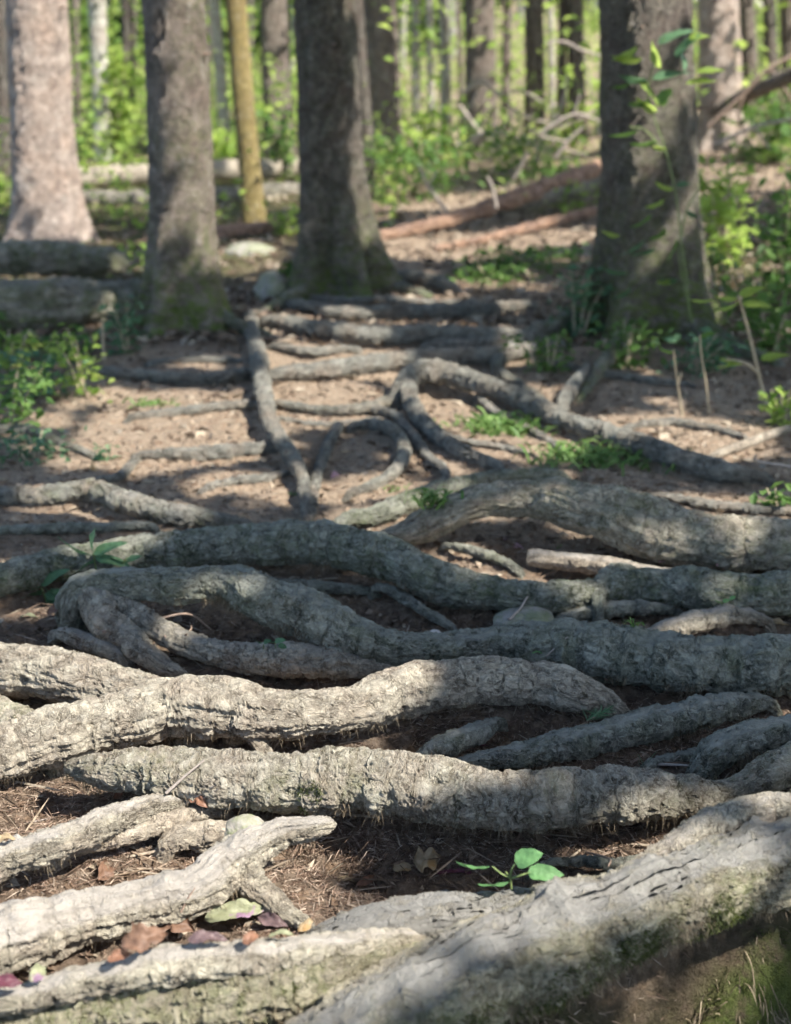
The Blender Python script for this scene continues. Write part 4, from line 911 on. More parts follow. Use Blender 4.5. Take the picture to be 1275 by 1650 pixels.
# ------------------------------------------------------------------ litter, hairs, moss (uncountable)
def scatter_px(n, x0, x1, y0, y1): return rng.uniform(x0, x1, n), rng.uniform(y0, y1, n)
def needle_stuff():
    zones = [(6000, -60, 1330, 840, 1010), (10000, -60, 1330, 1000, 1330), (9000, -60, 420, 1270, 1450), (5500, 380, 640, 1320, 1530), (5000, -60, 1100, 1300, 1650), (4500, 500, 1100, 1320, 1420), (5000, 660, 1300, 1120, 1240)]
    Ps = []
    for n, a, b, c, d in zones:
        px, py = scatter_px(n, a, b, c, d); P, t = on_ground(px, py, 4); Ps.append(P)
    P = np.vstack(Ps); n = len(P)
    a = rng.uniform(0, 2*np.pi, n); el = rng.normal(0.08, 0.22, n)
    D = np.stack([np.cos(a)*np.cos(el), np.sin(a)*np.cos(el), np.sin(el)], 1)
    L = rng.uniform(0.008, 0.028, n); L[rng.random(n) < 0.06] *= 1.9
    P[:, 2] += rng.uniform(0.0, 0.012, n)
    V, Fq = strips(P, D, L, rng.uniform(0.0009, 0.0018, n), 0.1)
    tag(mesh_obj('needle_litter', V, Fq, M['needle'], None, False), 'dry brown conifer needles and bark scraps littering the soil between the roots', 'litter', kind='stuff')
    # leaf crumbs
    px, py = scatter_px(5200, -60, 1330, 560, 1450); P, t = on_ground(px, py, 4)
    px, py = scatter_px(3200, -60, 1330, 600, 920); P2, t = on_ground(px, py, 4); P = np.vstack([P, P2])
    px, py = scatter_px(900, -60, 1330, 560, 720); P2, t = on_ground(px, py, 4); P = np.vstack([P, P2])
    P[:, 2] += 0.006; s = rng.uniform(0.006, 0.026, len(P))**1.0*rng.choice([0.7, 1, 1.6], len(P), p=[.5, .4, .1])*np.clip(P[:, 1]/2.4, 0.7, 2.4)
    V, Fq = cards(P, s, 0.6, 0.6)
    tag(mesh_obj('leaf_litter', V, Fq, M['litter'], None, False), 'small broken dead leaves and bark crumbs strewn over the path', 'litter', kind='stuff')
    P = np.vstack([on_ground(*scatter_px(170, -40, 620, 1280, 1600), 4)[0], on_ground(*scatter_px(110, -40, 1300, 1080, 1420), 4)[0], on_ground(*scatter_px(200, -40, 1300, 820, 1080), 4)[0], on_ground(*scatter_px(230, -40, 1300, 620, 860), 4)[0]])
    P[:, 2] += 0.009
    V, Fq = cards(P, rng.uniform(0.018, 0.042, len(P))*np.clip(P[:, 1]/2.6, 0.8, 1.4), 0.55, 0.65)
    tag(mesh_obj('leaf_litter', V, Fq, M['litter'], None, False), 'dull brown leaf scraps caught in the gaps between the roots', 'litter', kind='stuff')
    px, py = scatter_px(2600, -60, 1330, 540, 1430); P, t = on_ground(px, py, 4); n = len(P)
    a = rng.uniform(0, 2*np.pi, n); D = np.stack([np.cos(a), np.sin(a), rng.normal(0.03, 0.06, n)], 1); P[:, 2] += 0.008
    V, Fq = strips(P, D, rng.uniform(0.02, 0.11, n), rng.uniform(0.0018, 0.0045, n), 0.0, 3)
    tag(mesh_obj('twig_litter', V, Fq, M['litter'], None, False), 'broken thin twigs and straws scattered over the path', 'litter', kind='stuff')
    px, py = scatter_px(11000, -80, 1350, 225, 560); P, t = on_ground(px, py, 3); P[:, 2] += 0.02
    V, Fq = cards(P, rng.uniform(0.03, 0.09, len(P)), 0.7, 0.6)
    tag(mesh_obj('leaf_litter', V, Fq, M['litter'], None, False), 'pale dead leaves covering the forest floor beyond the path', 'litter', kind='stuff')
needle_stuff()

def hairs(key, n, L=0.02, mat='hair', lo=-1.0, hi=-0.15, name='root_hair', W=0.0009, droop=0.6, band=None, front=True):
    R = ROOTS[key]; Vv, D = R['V'], R['D']
    m = (D[:, 2] > lo) & (D[:, 2] < hi) & (D[:, 1] < (0.3 if front else 9)) & (np.abs(Vv[:, 0]) < 0.36*Vv[:, 1]+0.1)
    if name == 'root_hair': m &= (fbm(Vv*13+3, 2) > 0.03)
    if band is not None: m &= band(Vv, D)
    idx = np.where(m)[0]
    if len(idx) == 0: return
    idx = rng.choice(idx, n); P = Vv[idx]+rng.normal(0, 0.003, (n, 3))
    d = D[idx]*0.6+rng.normal(0, 0.45, (n, 3)); d[:, 2] -= 0.35; d /= np.linalg.norm(d, axis=1)[:, None]
    V, Fq = strips(P, d, rng.uniform(0.3, 1.0, n)*L, np.full(n, W), droop, 2)
    o = R['o']; top = o if o.parent is None else o.parent
    loc = np.array(top.location)
    oo = mesh_obj(name, V, Fq, M[mat], top, False, loc=loc); oo['kind'] = 'stuff'
hairs('r1', 3600, 0.017, hi=0.1); hairs('r2', 1200, 0.015, hi=0.2); hairs('r5', 1100, 0.02, hi=-0.2); hairs('r6', 900, 0.016, hi=-0.35)
hairs('r11', 2600, 0.018, hi=-0.2); hairs('r12', 1800, 0.02, hi=-0.3); hairs('r3', 450, 0.014, hi=-0.3); hairs('r4', 250, 0.014, hi=-0.3)
hairs('r7', 500, 0.014, hi=-0.2); hairs('r9', 600, 0.018, hi=0.0)
def mossband(th, sc): return lambda Vv, D: (fbm(Vv*sc, 3) > th)
hairs('r1', 11000, 0.008, 'mossm', -0.9, 0.35, 'moss', 0.0013, 0.0, band=lambda Vv, D: fbm(Vv*10, 4)+rng.normal(0, 0.08, len(Vv)) > 0.10+0.35*(Vv[:, 0] < 0.0))
hairs('r2', 2500, 0.008, 'mossm', -0.9, 0.6, 'moss', 0.0013, 0.0, band=mossband(0.2, 8))
hairs('r5', 700, 0.006, 'mossm', -0.6, 0.7, 'moss', 0.0013, 0.0, band=lambda Vv, D: (fbm(Vv*14, 3) > 0.22) & (np.abs(Vv[:, 0]+0.13) < 0.09))
hairs('r12', 1200, 0.008, 'mossm', -0.5, 0.9, 'moss', 0.0013, 0.0, band=mossband(0.25, 5))
hairs('r13', 900, 0.008, 'mossm', -0.3, 0.9, 'moss', 0.0013, 0.0, band=mossband(0.25, 4))
# mossy fibrous bank at the lower right
def bank():
    n = 90000
    x = rng.uniform(0.02, 0.66, n); yb = np.interp(x, cx[o_], cy[o_]); y = yb-rng.uniform(0.0, 0.34, n)
    P = np.stack([x, y, H(x, y)], 1)
    gxn = (H(x+0.004, y)-H(x-0.004, y))/0.008; gyn = (H(x, y+0.004)-H(x, y-0.004))/0.008
    N = np.stack([-gxn, -gyn, np.ones(n)], 1); N /= np.linalg.norm(N, axis=1)[:, None]
    mk = fbm(P*9, 4)+rng.normal(0, 0.12, n) > -0.08
    d = N*0.6+rng.normal(0, 0.6, (n, 3)); d[:, 2] -= 0.2; d /= np.linalg.norm(d, axis=1)[:, None]
    V, Fq = strips(P[mk], d[mk], rng.uniform(0.004, 0.012, mk.sum()), np.full(mk.sum(), 0.0018), 0.2)
    tag(mesh_obj('moss', V, Fq, M['mossm'], None, False), 'green moss growing over the bank under the massive root at lower right', 'moss', kind='stuff')
    mk = ~mk
    V, Fq = strips(P[mk], d[mk], rng.uniform(0.01, 0.045, mk.sum()), np.full(mk.sum(), 0.0016), 0.9, 3)
    tag(mesh_obj('root_fibre', V, Fq, M['hair'], None, False), 'fine dry root fibres hanging on the bank under the massive root', 'fibre', kind='stuff')
bank()

# ------------------------------------------------------------------ plants
def stem_plant(label, px, py, stems, mat='leaf_green', smat='stem', name='seedling', cat='plant', group=None, Yb=None, sw=2.0, hero=True, nleaf=9):
    """stems: list of (pixel polyline, [leaf (px,py,Lpx,Wpx,screen angle deg, mat)])"""
    if Yb is None: p, n = surf(px, py)
    else:
        P, _ = at_Y(px, py, Yb); p = P[0]
    Yb = p[1]; s = ppm(p); e = empty(name, p); tag(e, label, cat, group)
    for line, leaves in stems:
        q = np.array([l[:2] for l in line], float); P, t = at_Y(q[:, 0], q[:, 1], Yb)
        off = np.array([(l[2] if len(l) > 2 else 0.0) for l in line]); P[:, 1] += off
        rad = np.linspace(sw, sw*0.6, len(q))/s
        V, Fq = simple_tube(np.hstack([P, rad[:, None]]), 6, 0.004 if hero else 0.015); mesh_obj('stem', V, Fq, M[smat], e, True, loc=p)
        for lf in leaves:
            lx, ly, Lp, Wp, ang = lf[:5]; mt = lf[5] if len(lf) > 5 else mat
            _seed[0] += 1
            V, Fq = leaf_mesh(Lp/s, Wp/s, 0.06, 0.25, 0.0, 0.0, nleaf, 5, 0.62, 0.05, seed=_seed[0])
            a = math.radians(ang)
            # leaf blade: tilted well back so that its face shows from above
            ex = np.array([math.cos(a), 0.0, math.sin(a)]); ey = np.array([-math.sin(a)*0.35, 0.75, math.cos(a)*0.55]); ey = ey-ex*(ex@ey); ey /= np.linalg.norm(ey); ez = np.cross(ex, ey)
            P0, _ = at_Y(lx, ly, Yb); V = V[:, :1]*ex+V[:, 1:2]*ey+V[:, 2:3]*ez+P0[0]
            mesh_obj('leaf', V, Fq, M[mt], e, True, loc=p)
    return e
stem_plant('seedling with four mint-green leaves growing from the flat grey root plate', 824,1432,
  [([(824,1432),(822,1415),(815,1405)],[]),
   ([(822,1414),(808,1408),(793,1396)],[(790,1396,56,28,172)]),
   ([(822,1412),(826,1398),(834,1388)],[(830,1390,48,32,22)]),
   ([(822,1416),(840,1410),(855,1406)],[(850,1406,60,28,-4)]),
   ([(822,1420),(814,1424),(808,1422)],[(822,1418,52,34,190)])], 'leaf_seed', sw=2.2, nleaf=12)
stem_plant('leafy herb with long drooping leaves by the dark arched root at left', 150,915,
  [([(155,918),(152,900),(150,890)],[(150,895,62,20,150),(150,893,60,20,20),(152,900,66,22,215),(153,898,60,18,-15),(150,888,40,26,80)]),
   ([(190,918),(200,905),(205,898)],[(203,905,30,12,20),(203,905,26,12,160)])], 'leaf_blue', hero=True, sw=1.6)
stem_plant('lower broad-leaved herb in the left corner under the dark arched root', 78,975,
  [([(78,985),(72,960),(66,945)],[(66,945,60,24,175),(66,943,56,22,30),(68,950,60,26,200),(72,958,66,24,-8),(76,968,44,28,250),(74,962,50,24,-40)]),
   ([(95,985),(98,965),(102,955)],[(102,957,30,14,10),(100,962,30,14,150)])], 'leaf_blue', sw=1.6)
stem_plant('sprout with tiny round leaves in the cavity under the kneed root', 445,1045, [([(445,1045),(443,1035)],[(443,1034,18,11,10),(443,1034,17,11,170),(448,1040,16,10,-15)]),([(425,1045),(425,1038)],[(425,1036,14,9,160),(425,1036,14,9,20)])], 'leaf_blue', sw=1)
stem_plant('pair of clover-like leaves on the right part of the full-width root', 1165,975, [([(1165,980),(1163,970)],[(1163,970,12,8,160),(1165,970,12,8,20),(1176,966,11,7,30)])], 'leaf_seed', sw=0.9)
stem_plant('small upright leaf shoot standing on the drip-barked root', 553,1195, [([(553,1197),(552,1180)],[(552,1182,22,7,85,'dead_tan'),(553,1196,16,8,100,'dead_purple')])], 'dead_tan', 'drystem', sw=1.2)
def fir_sprig(label, px, py, Lpx, ang, n=60, cluster=1):
    p, nn = surf(px, py); s = ppm(p); L = Lpx/s; a = math.radians(ang); d = np.array([math.cos(a), 0.2, math.sin(a)*0.6+0.15]); d /= np.linalg.norm(d)
    t = rng.uniform(0, 1, n); P = p+np.array([0, 0, 0.006])+d*(t*L)[:, None]
    D = d*0.8+rng.normal(0, 0.6, (n, 3)); D[:, 2] = np.abs(D[:, 2])*0.8; D /= np.linalg.norm(D, axis=1)[:, None]
    V, Fq = strips(P, D, rng.uniform(0.5, 1, n)*26/s, np.full(n, 0.0014), 0.0, 2)
    e = empty('fir_sprig', p); tag(e, label, 'sprig')
    mesh_obj('needle', V, Fq, M['leaf_blue'], e, False, loc=p)['kind'] = 'stuff'
    V, Fq = simple_tube(np.array([[*(p+[0, 0, 0.004]), 0.0012], [*(p+d*L*0.5+[0, 0, 0.004]), 0.001], [*(p+d*L), 0.0006]]), 5, 0.005); mesh_obj('stem', V, Fq, M['twig'], e, True, loc=p)
fir_sprig('green conifer sprig at the buried end of the pale forked root', 945, 1165, 34, 25)
def tuft(label, px, py, n, hpx, wpx, mat='grass', bend=0.7, cat='grass tuft', width=3.0, group=None):
    p, nn = surf(px, py); s = ppm(p)
    P = np.repeat(p[None], n, 0)+np.stack([rng.normal(0, wpx*0.3/s, n), rng.normal(0, wpx*0.2/s, n), np.zeros(n)], 1); P[:, 2] = p[2]-0.004
    a = rng.uniform(0, 2*np.pi, n); D = np.stack([np.cos(a)*0.55, np.sin(a)*0.4, np.ones(n)], 1); D /= np.linalg.norm(D, axis=1)[:, None]
    V, Fq = strips(P, D, rng.uniform(0.5, 1.1, n)*hpx/s, np.full(n, width/s), bend, 5)
    o = mesh_obj('grass_tuft', V, Fq, M[mat], None, True, loc=p); tag(o, label, cat, group); return o
tuft('wide grass tuft growing along the right arm of the kneed root', 955, 745, 260, 80, 150, width=4.0)
tuft('low grass clump in the crook of the sunlit knee', 800, 695, 240, 55, 120, bend=0.5, width=4.0)
tuft('thin grass blades arching beside the slim dark root', 700, 812, 40, 95, 60, width=4.2)
tuft('small sunlit grass tuft by the yellow-green leaf on the mid path', 478, 800, 30, 26, 22)
tuft('few fine blades between the thick right root and sliver of root', 1022, 1008, 12, 46, 14, width=2.2)
tuft('green needle pair lying by the thin root at right', 1035, 1232, 4, 36, 8, 'leaf_blue', 0.1, width=2.2, cat='grass blades')
tuft('tiny grass tuft at the foot of the knobbly right-edge root lump', 1212, 1280, 30, 22, 30, width=2.0)
tuft('low grass on the mossy hump beside the hook-shaped root', 625, 790, 50, 26, 45, 'grass')
tuft('grass sprigs in the foot moss of the leaning left spruce', 245, 655, 60, 40, 60)
tuft('grass in the sandy hollow under the stout arching root', 905, 880, 18, 18, 30)

# blurred undergrowth plants, each one a thing: stem + foliage
def shrub(label, px, py, hpx, wpx, n, mat, leafpx=16, Yb=None, group=None, name='undergrowth_plant', stems=3, cat='plant', base_h=0.1, dens=0.5):
    if Yb is None: P, t = ground_at(px, py)
    else: P, t = at_Y(px, py, Yb)
    p = P[0]; p[2] = H(p[0:1], p[1:2])[0]; s = ppm(p); h = hpx/s; w_ = wpx/s
    e = empty(name, p); tag(e, label, cat, group)
    Ls = []; tubes = []
    tips = []
    for k in range(stems):
        dx, dy = rng.normal(0, 0.28*w_), rng.normal(0, 0.2*w_); hh = h*rng.uniform(0.7, 1.0)
        pts = np.array([[p[0]+dx*0.2, p[1]+dy*0.2, p[2]-0.02, 2.2/s], [p[0]+dx*0.5, p[1]+dy*0.5, p[2]+hh*0.5, 1.8/s], [p[0]+dx, p[1]+dy, p[2]+hh, 1.0/s]])
        tubes.append(simple_tube(pts, 5, 0.06)); tips.append(pts)
    for k in range(n):
        pts = tips[rng.integers(stems)]; t_ = rng.uniform(base_h, 1.0); q = pts[0, :3]*(1-t_)**2+2*pts[1, :3]*t_*(1-t_)+pts[2, :3]*t_**2
        Ls.append(q+rng.normal(0, 1, 3)*np.array([w_*0.22, w_*0.22, h*0.07]))
    Lp = np.array(Ls); Lp[:, 2] = np.maximum(Lp[:, 2], H(Lp[:, 0], Lp[:, 1])+0.01)
    V, Fq = cards(Lp, rng.uniform(0.6, 1.25, n)*leafpx/s*1.25, dens, 0.6)
    mesh_obj('foliage', V, Fq, M[mat], e, False, loc=p)
    V, Fq = joinm(tubes); mesh_obj('stem', V, Fq, M['drystem'], e, True, loc=p)
    return e
LSH = [
 ('bushy green herb at the left edge above the low blue-grey root',15,690,100,110,160,'leaf_green',16),
 ('pale green herb patch at left under the mossy log',60,640,90,120,170,'leaf_blue',16),
 ('sunlit herb at left foot of the left spruce',140,640,110,110,130,'leaf_bright',14),
 ('small herb at far left beneath the fallen logs',20,590,60,90,120,'leaf_bright',14),
 ('dark herb in front of the thick mossy log',110,580,50,100,130,'leaf_green',14),
 ('leafy sprout between the thick log and the left spruce foot',205,570,100,70,110,'leaf_blue',14),
 ('yellow-green fern-like sprout against the left spruce bark',240,520,60,90,60,'leaf_bright',18),
 ('low trailing herb at the left border of the bare path',60,740,50,120,140,'leaf_blue',13),
 ('lone broad-leaved sprout on the path at left',165,745,34,28,14,'leaf_blue',20),
 ('leafy shoot growing over the rotting log left of the left spruce',190,440,50,130,70,'leaf_bright',18),
 ('green herb at the base of the thick mossy log at left edge',-5,560,60,60,80,'leaf_green',14),
 ('small plants round the foot of the middle spruce, left side',480,465,50,50,70,'leaf_green',13),
 ('leafy plants hugging the foot of the middle spruce, right side',575,465,60,80,140,'leaf_green',13),
 ('grassy clump on the moss left of the largest spruce',885,600,60,70,140,'leaf_green',12),
 ('leafy clump at the left foot of the largest spruce',930,545,110,90,150,'leaf_blue',16),
 ('dark leafy clump in front of the largest spruce foot',1010,590,80,110,170,'leaf_green',14),
 ('shady herb right of the largest spruce foot',1110,600,70,110,150,'leaf_blue',15),
 ('bushy plant behind the right edge sapling',1235,570,130,130,240,'leaf_green',18),
 ('sunlit bush right of the largest spruce at mid height',1175,430,180,110,300,'leaf_bright',18),
 ('dark green bush at right edge beyond the sapling',1250,480,190,110,330,'leaf_green',18),
 ('green herb at the right edge beside the mossy mound',1262,690,70,60,100,'leaf_bright',14),
 ('low green sprout at the right edge behind the stout arching root',1250,825,40,50,24,'leaf_green',20),
 ('small weeds on sunlit ground beyond the path at right of centre',850,430,40,180,260,'leaf_green',12),
 ('weeds bordering the upper path left of the largest spruce',790,455,30,150,190,'leaf_green',12),
 ('yellow-green weeds beside the reddish log end',465,385,50,60,70,'leaf_bright',12),
 ('rounded fresh green bush left of the tan and dark trunk',680,320,120,150,340,'leaf_green',14),
 ('bright bush top catching light beside the silvery stems',700,255,100,120,170,'leaf_bright',15),
 ('green thicket under the bleached branches',860,290,100,190,300,'leaf_green',13),
 ('light green leaves between broad sunlit trunk and left spruce',185,260,170,90,330,'leaf_bright',16),
 ('bushy leaves right of the left spruce in the distance',355,290,90,90,260,'leaf_bright',13),
 ('ferny leaves left of the middle spruce',455,300,110,50,180,'leaf_green',13),
 ('leafy weed patch at left edge beside the broad sunlit trunk',0,330,140,50,160,'leaf_bright',16),
 ('weeds in front of the long reddish fallen trunk',905,340,45,150,160,'leaf_bright',12),
 ('thicket behind the propped trunk at the right edge',1245,260,110,110,320,'leaf_green',16),
 ('herb rising beside the right root of the largest spruce',1150,500,100,70,120,'leaf_green',15),
]
for (lb, a, b, h_, w_, n, mt, lp) in LSH: shrub(lb, a, b, h_, w_, n, mt, lp)
# saplings with bare dry stems at right
stem_plant('spindly sapling with yellow-green top leaves near the right edge', 1232,655,
  [([(1235,655),(1222,600),(1205,530),(1190,475)],[(1190,480,40,16,175,'leaf_bright'),(1190,478,44,18,20,'leaf_bright'),(1188,470,30,16,110,'dead_tan'),(1195,490,50,16,-5,'leaf_bright'),(1150,483,40,10,180,'leaf_bright'),(1192,486,44,16,200,'leaf_bright')]),
   ([(1222,600),(1200,585),(1170,580)],[(1200,585,40,16,170,'leaf_bright'),(1225,580,46,16,10,'leaf_bright'),(1185,582,30,14,200,'leaf_bright')])], 'leaf_bright', 'drystem', 'sapling', 'sapling', sw=3.5, hero=False)
stem_plant('bare dry stalk left of the spindly sapling', 1100,672, [([(1100,672),(1092,620),(1085,565)],[]),([(1092,620),(1098,600)],[(1085,568,26,12,160)])], 'leaf_green', 'drystem', 'dry_stalk', 'stalk', sw=2.2, hero=False)
stem_plant('second bare dry stalk, just right of the first one', 1143,668, [([(1143,668),(1138,620),(1130,570),(1128,540)],[(1128,545,28,12,20)])], 'leaf_green', 'drystem', 'dry_stalk', 'stalk', sw=2.2, hero=False)
stem_plant('dry straw-coloured stalk in the herbs before the thick mossy log', 168,585, [([(168,585),(166,550),(165,520)],[])], 'leaf_green', 'drystem', 'dry_stalk', 'stalk', sw=3, hero=False)
# vine
B4 = t4[1]; Yv = B4[1]-t4[3]*1.3-0.10
vl = []
for (a, b, L, Wd, an) in [(1045,130,60,22,170),(1050,128,70,22,10),(1060,70,70,24,20),(1035,95,60,24,175),(1110,62,40,20,5),(1060,180,50,22,150),(1065,170,36,40,60),(1095,85,40,30,-70),(1105,135,60,16,5),(1030,210,60,16,190),(1085,305,40,18,160),(1075,240,30,16,170),(1090,300,30,14,10),(1040,385,60,18,215),(1090,385,44,26,250),(1010,440,50,18,170),(1000,380,40,18,165),(1095,450,40,20,180),(1085,450,34,24,190),(1050,345,46,18,215),(1015,135,36,14,190),(1125,350,30,18,150)]:
    vl.append((a, b, L*0.8, Wd*0.8, an, random.choice(['leaf_green', 'leaf_blue', 'leaf_bright'])))
    if L > 40: vl.append((a+random.uniform(-30, 30), b+random.uniform(-30, 30), L*0.7, Wd*0.9, an+random.uniform(-60, 60), random.choice(['leaf_green', 'leaf_blue', 'leaf_bright'])))
stem_plant('leafy vine climbing up the front of the largest spruce', 1112,500,
  [([(1112,500),(1105,440),(1098,390),(1090,320),(1075,250),(1058,200),(1045,150),(1055,100),(1070,60)], vl), ([(1098,380),(1108,335),(1130,300)],[]), ([(1075,250),(1040,210),(1015,205)],[]), ([(1116,520),(1100,450),(1092,400)],[])], 'leaf_green', 'stem', 'climbing_vine', 'vine', sw=1.7, hero=False, Yb=Yv)

# ------------------------------------------------------------------ far undergrowth and distant wood (uncountable)
def far_foliage():
    n = 32000
    y = rng.uniform(9.5, 30, n); x = rng.uniform(-1, 1, n)*(0.40*y+0.8); 
    dens = fbm(np.stack([x*0.55, y*0.4, x*0+2], 1), 3)
    keep = (dens > -0.15) & ~((np.abs(x-0.02*y-0.8) < 0.9) & (y < 12)); x, y = x[keep], y[keep]
    z = H(x, y)+rng.exponential(0.28, len(x))*(1+0.8*fbm(np.stack([x, y, x*0], 1), 2))
    V, Fq = cards(np.stack([x, y, z], 1), rng.uniform(0.035, 0.11, len(x)), 0.5, 0.6)
    tag(mesh_obj('ground_cover', V, Fq, M['leaf_bright'], None, False), 'low sunlit green plants covering the forest floor among the far trunks', 'ground cover', kind='stuff')
    n = 48000; y = rng.uniform(12, 34, n); x = rng.uniform(-1, 1, n)*(0.40*y+1); z = H(x, y)+rng.uniform(0.1, 4.2, n)
    d = fbm(np.stack([x*0.9, y*0.5, z*1.3], 1), 3); k = d > 0.07
    V, Fq = cards(np.stack([x[k], y[k], z[k]], 1), rng.uniform(0.08, 0.17, k.sum()), 0.5, 0.6)
    tag(mesh_obj('understory_foliage', V, Fq, M['leaf_bright'], None, False), 'hazy bright green understory leaves hanging between the far trunks', 'foliage', kind='stuff')
    n = 42000; y = rng.uniform(40, 62, n); x = rng.uniform(-1, 1, n)*(0.42*y+2); z = H(x, y)+rng.uniform(-0.2, 8.0, n)
    V, Fq = cards(np.stack([x, y, z], 1), rng.uniform(0.3, 0.6, n), 0.5, 0.7)
    tag(mesh_obj('distant_wood', V, Fq, M['leaf_green'], None, False), 'far wall of green woodland filling the background behind all trunks', 'woodland', kind='stuff')
far_foliage()

# ------------------------------------------------------------------ added leaf cards, unseen overhead, placed to block sun and shape the dapple
LIT = []      # x, y, rx, ry in "sun space": the point slid along the sun's ray to z = 0
def slide(p): p = np.atleast_2d(p); return p[:, :2]-S[None, :2]*(p[:, 2:3]/S[2])
def lit_px(px, py, rx, ry, h=0.06):
    P, t = ground_at([px, px+rx, px, px], [py, py, py-ry, py+ry], h); g = slide(P)
    LIT.append((g[0, 0], g[0, 1], abs(P[1, 0]-P[0, 0]), abs(P[2, 1]-P[3, 1])*0.5))
def lit_3d(p, r): g = slide(p)[0]; LIT.append((g[0], g[1], r, r))
for q in [(-150,1120,240,110),(60,1150,250,95),(300,1160,260,70),(500,1135,140,55),(100,1300,330,110),(330,1330,260,110),(560,1260,210,55),(700,1245,75,30),
          (60,1480,300,130),(330,1470,240,110),(500,1420,90,90),(540,1480,80,60),(180,1620,330,80),(430,1590,120,50),(-100,1350,250,250),(30,1080,150,40),
          (860,1500,170,34),(1040,1450,80,26),(1040,1450,80,35),(760,1560,70,30),(1200,1370,60,20),(1230,1600,40,30),(1100,1620,30,14),(700,1450,60,18),
          (310,668,165,60),(535,562,125,32),(525,625,120,34),(600,500,110,10),(760,515,60,8),(640,760,60,18),(250,800,80,12),(860,690,120,24),(740,640,70,30),(120,780,60,14),(400,755,70,16),(480,505,70,12),(690,592,50,16),(600,650,40,12),(760,610,40,12),
          (770,880,75,32),(960,905,110,14),(1080,828,150,26),(780,795,90,22),(905,655,30,45),(1100,675,150,26),(1190,700,70,18),(1050,790,210,18),(520,770,60,14),
          (10,892,30,10),(150,890,50,16),(70,955,30,10),(1190,1000,50,10),(1000,700,40,8),(180,620,60,12),(60,660,60,14),(200,700,50,10),
          (730,384,150,22),(860,372,120,14),(400,405,60,22),(780,445,80,8),(700,470,50,8),(60,430,60,10),(180,455,60,10),(1200,455,60,16),(1190,420,80,14)]:
    lit_px(*q)
def lit_trunk(tr, z0, z1, rmul=1.0, dx=0.0):
    e, B, d, r = tr
    for z in np.arange(z0, z1, 0.12):
        p = B+d*z+np.array([dx, 0, 0]); lit_3d(p, r*rmul)
lit_trunk(t1, 0, 2.6, 1.15); lit_trunk(t2, 0.25, 2.4, 0.9); lit_trunk(t5, 0, 3.0, 1.3); lit_trunk(t3, 0.18, 0.75, 0.5, 0.03); lit_trunk(t6, 0.0, 2.6, 1.5); lit_trunk(t4, 1.4, 1.9, 0.5, 0.1)
for tr_, z_, r_, dx_ in ((t4, 0.55, .4, .12), (t4, 0.9, .3, -.05), (t4, 1.15, .35, .15), (t4, 0.25, .35, .2), (t3, 1.0, .35, .1), (t3, 1.45, .4, .08)): lit_trunk(tr_, z_, z_+0.13, r_, dx_)
LITA = np.array(LIT)
def litness(x, y):
    d = np.full(len(x), 9.0)   # metres outside the nearest gap
    for (a, b, rx, ry) in LITA:
        d = np.minimum(d, (np.sqrt(((x-a)/rx)**2+((y-b)/ry)**2)-1)*np.minimum(rx, ry)+0.0)
    return d
shade_leaf_sets = []
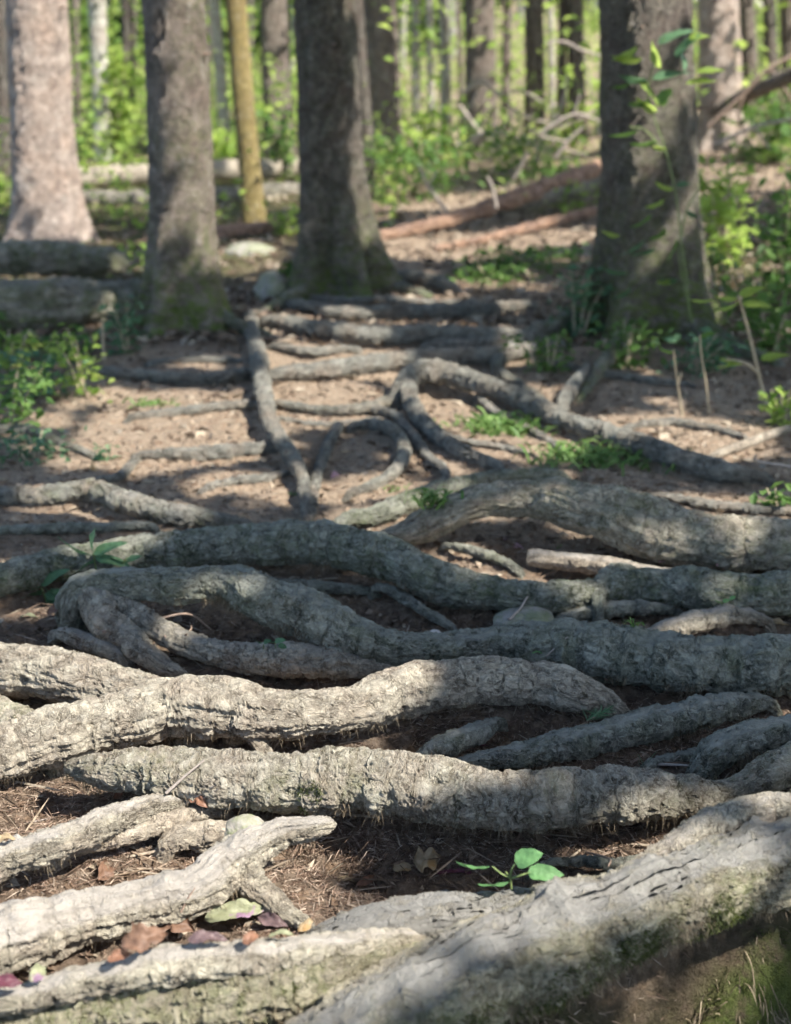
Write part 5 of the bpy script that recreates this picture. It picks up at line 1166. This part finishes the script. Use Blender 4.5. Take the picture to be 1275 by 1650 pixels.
def place_shade_leaves():
    out = []
    # near: small leaves that draw the edges
    n = 150000; x = rng.uniform(-4.2, 3.2, n); y = rng.uniform(0.0, 10.5, n)
    m = litness(x, y)+0.06*fbm(np.stack([x*5, y*5, x*0], 1), 3)
    hole = fbm(np.stack([x*3.1, y*3.1, x*0+7], 1), 2) > np.where(y > 3.3, 0.26, 0.34)
    k = (m > 0.03) & ~hole
    x, y = x[k], y[k]; hgt = rng.uniform(4.2, 6.5, len(x)); out.append((np.stack([x, y, hgt*0], 1)+S[None]*(hgt/S[2])[:, None], rng.uniform(0.05, 0.10, len(x))))
    n = 30000; x = rng.uniform(-4.5, 3.5, n); y = rng.uniform(-0.4, 10.5, n)
    m = litness(x, y); dmin = m
    k = (m > 0.15) & ~(fbm(np.stack([x*3.1, y*3.1, x*0+7], 1), 2) > np.where(y > 3.3, 0.16, 0.26)); x, y = x[k], y[k]; hgt = rng.uniform(5.0, 7.5, len(x)); out.append((np.stack([x, y, hgt*0], 1)+S[None]*(hgt/S[2])[:, None], rng.uniform(0.14, 0.24, len(x))))
    # far: coarse dapple
    n = 60000; y = rng.uniform(9.5, 42, n); x = rng.uniform(-1, 1, n)*(0.45*y+2)-1.5
    m = litness(x, y); k = (fbm(np.stack([x*0.8, y*0.6, x*0+3], 1), 3) > 0.30) & (m > 0.25)
    x, y = x[k], y[k]; hgt = rng.uniform(6.0, 9.5, len(x)); out.append((np.stack([x, y, hgt*0], 1)+S[None]*(hgt/S[2])[:, None], rng.uniform(0.2, 0.42, len(x))))
    return np.vstack([o[0] for o in out]), np.concatenate([o[1] for o in out])
CP, CS = place_shade_leaves()
V, Fq = cards(CP, CS, 0.5, 0.75)
# added unseen tree holds the near shade leaves, visible trees hold the rest
te = empty('spruce_tree', (8.2, -6.5, 0.0)); tag(te, 'added unseen spruce at right holding leaves placed to shade the path', 'tree')
zs = np.arange(-0.3, 11, 0.25); C4 = np.stack([zs*0+8.2, zs*0-6.5, zs, 0.26-0.018*zs], 1)
Vt, Ft, inf = tube(C4, 24); mesh_obj('trunk', Vt, Ft, M['trunk_grey'], te, True, dict(rc=inf['rc'], worn=np.zeros(len(Vt)), moss=np.zeros(len(Vt))), loc=np.array([8.2, -6.5, 0]))
owners = [(te, np.array([6.0, -2]))]+[(t[0], t[1][:2]) for t in (t1, t2, t3, t4, t5, t7, t8)]
dist = np.stack([np.hypot(CP[:, 0]-o[1][0]-S[0]*1.5, CP[:, 1]-o[1][1]-S[1]*1.5) for o in owners], 1); own = dist.argmin(1)
for k, (e, b) in enumerate(owners):
    idx = np.where(own == k)[0]
    if len(idx) < 10: continue
    vi = (idx[:, None]*4+np.arange(4)).ravel(); Vv = V[vi]
    q = np.arange(len(idx))[:, None]*4; Fv = np.concatenate([q+[[0, 1, 2]], q+[[0, 2, 3]]], 1).reshape(-1, 3)
    mesh_obj('crown', Vv, Fv, M['leaf_shade'], e, False, loc=np.array(e.location))  # added leaf cards hung on this tree only to cast the dapple
print('objects', len(bpy.data.objects), 'verts', sum(len(m.vertices) for m in bpy.data.meshes))
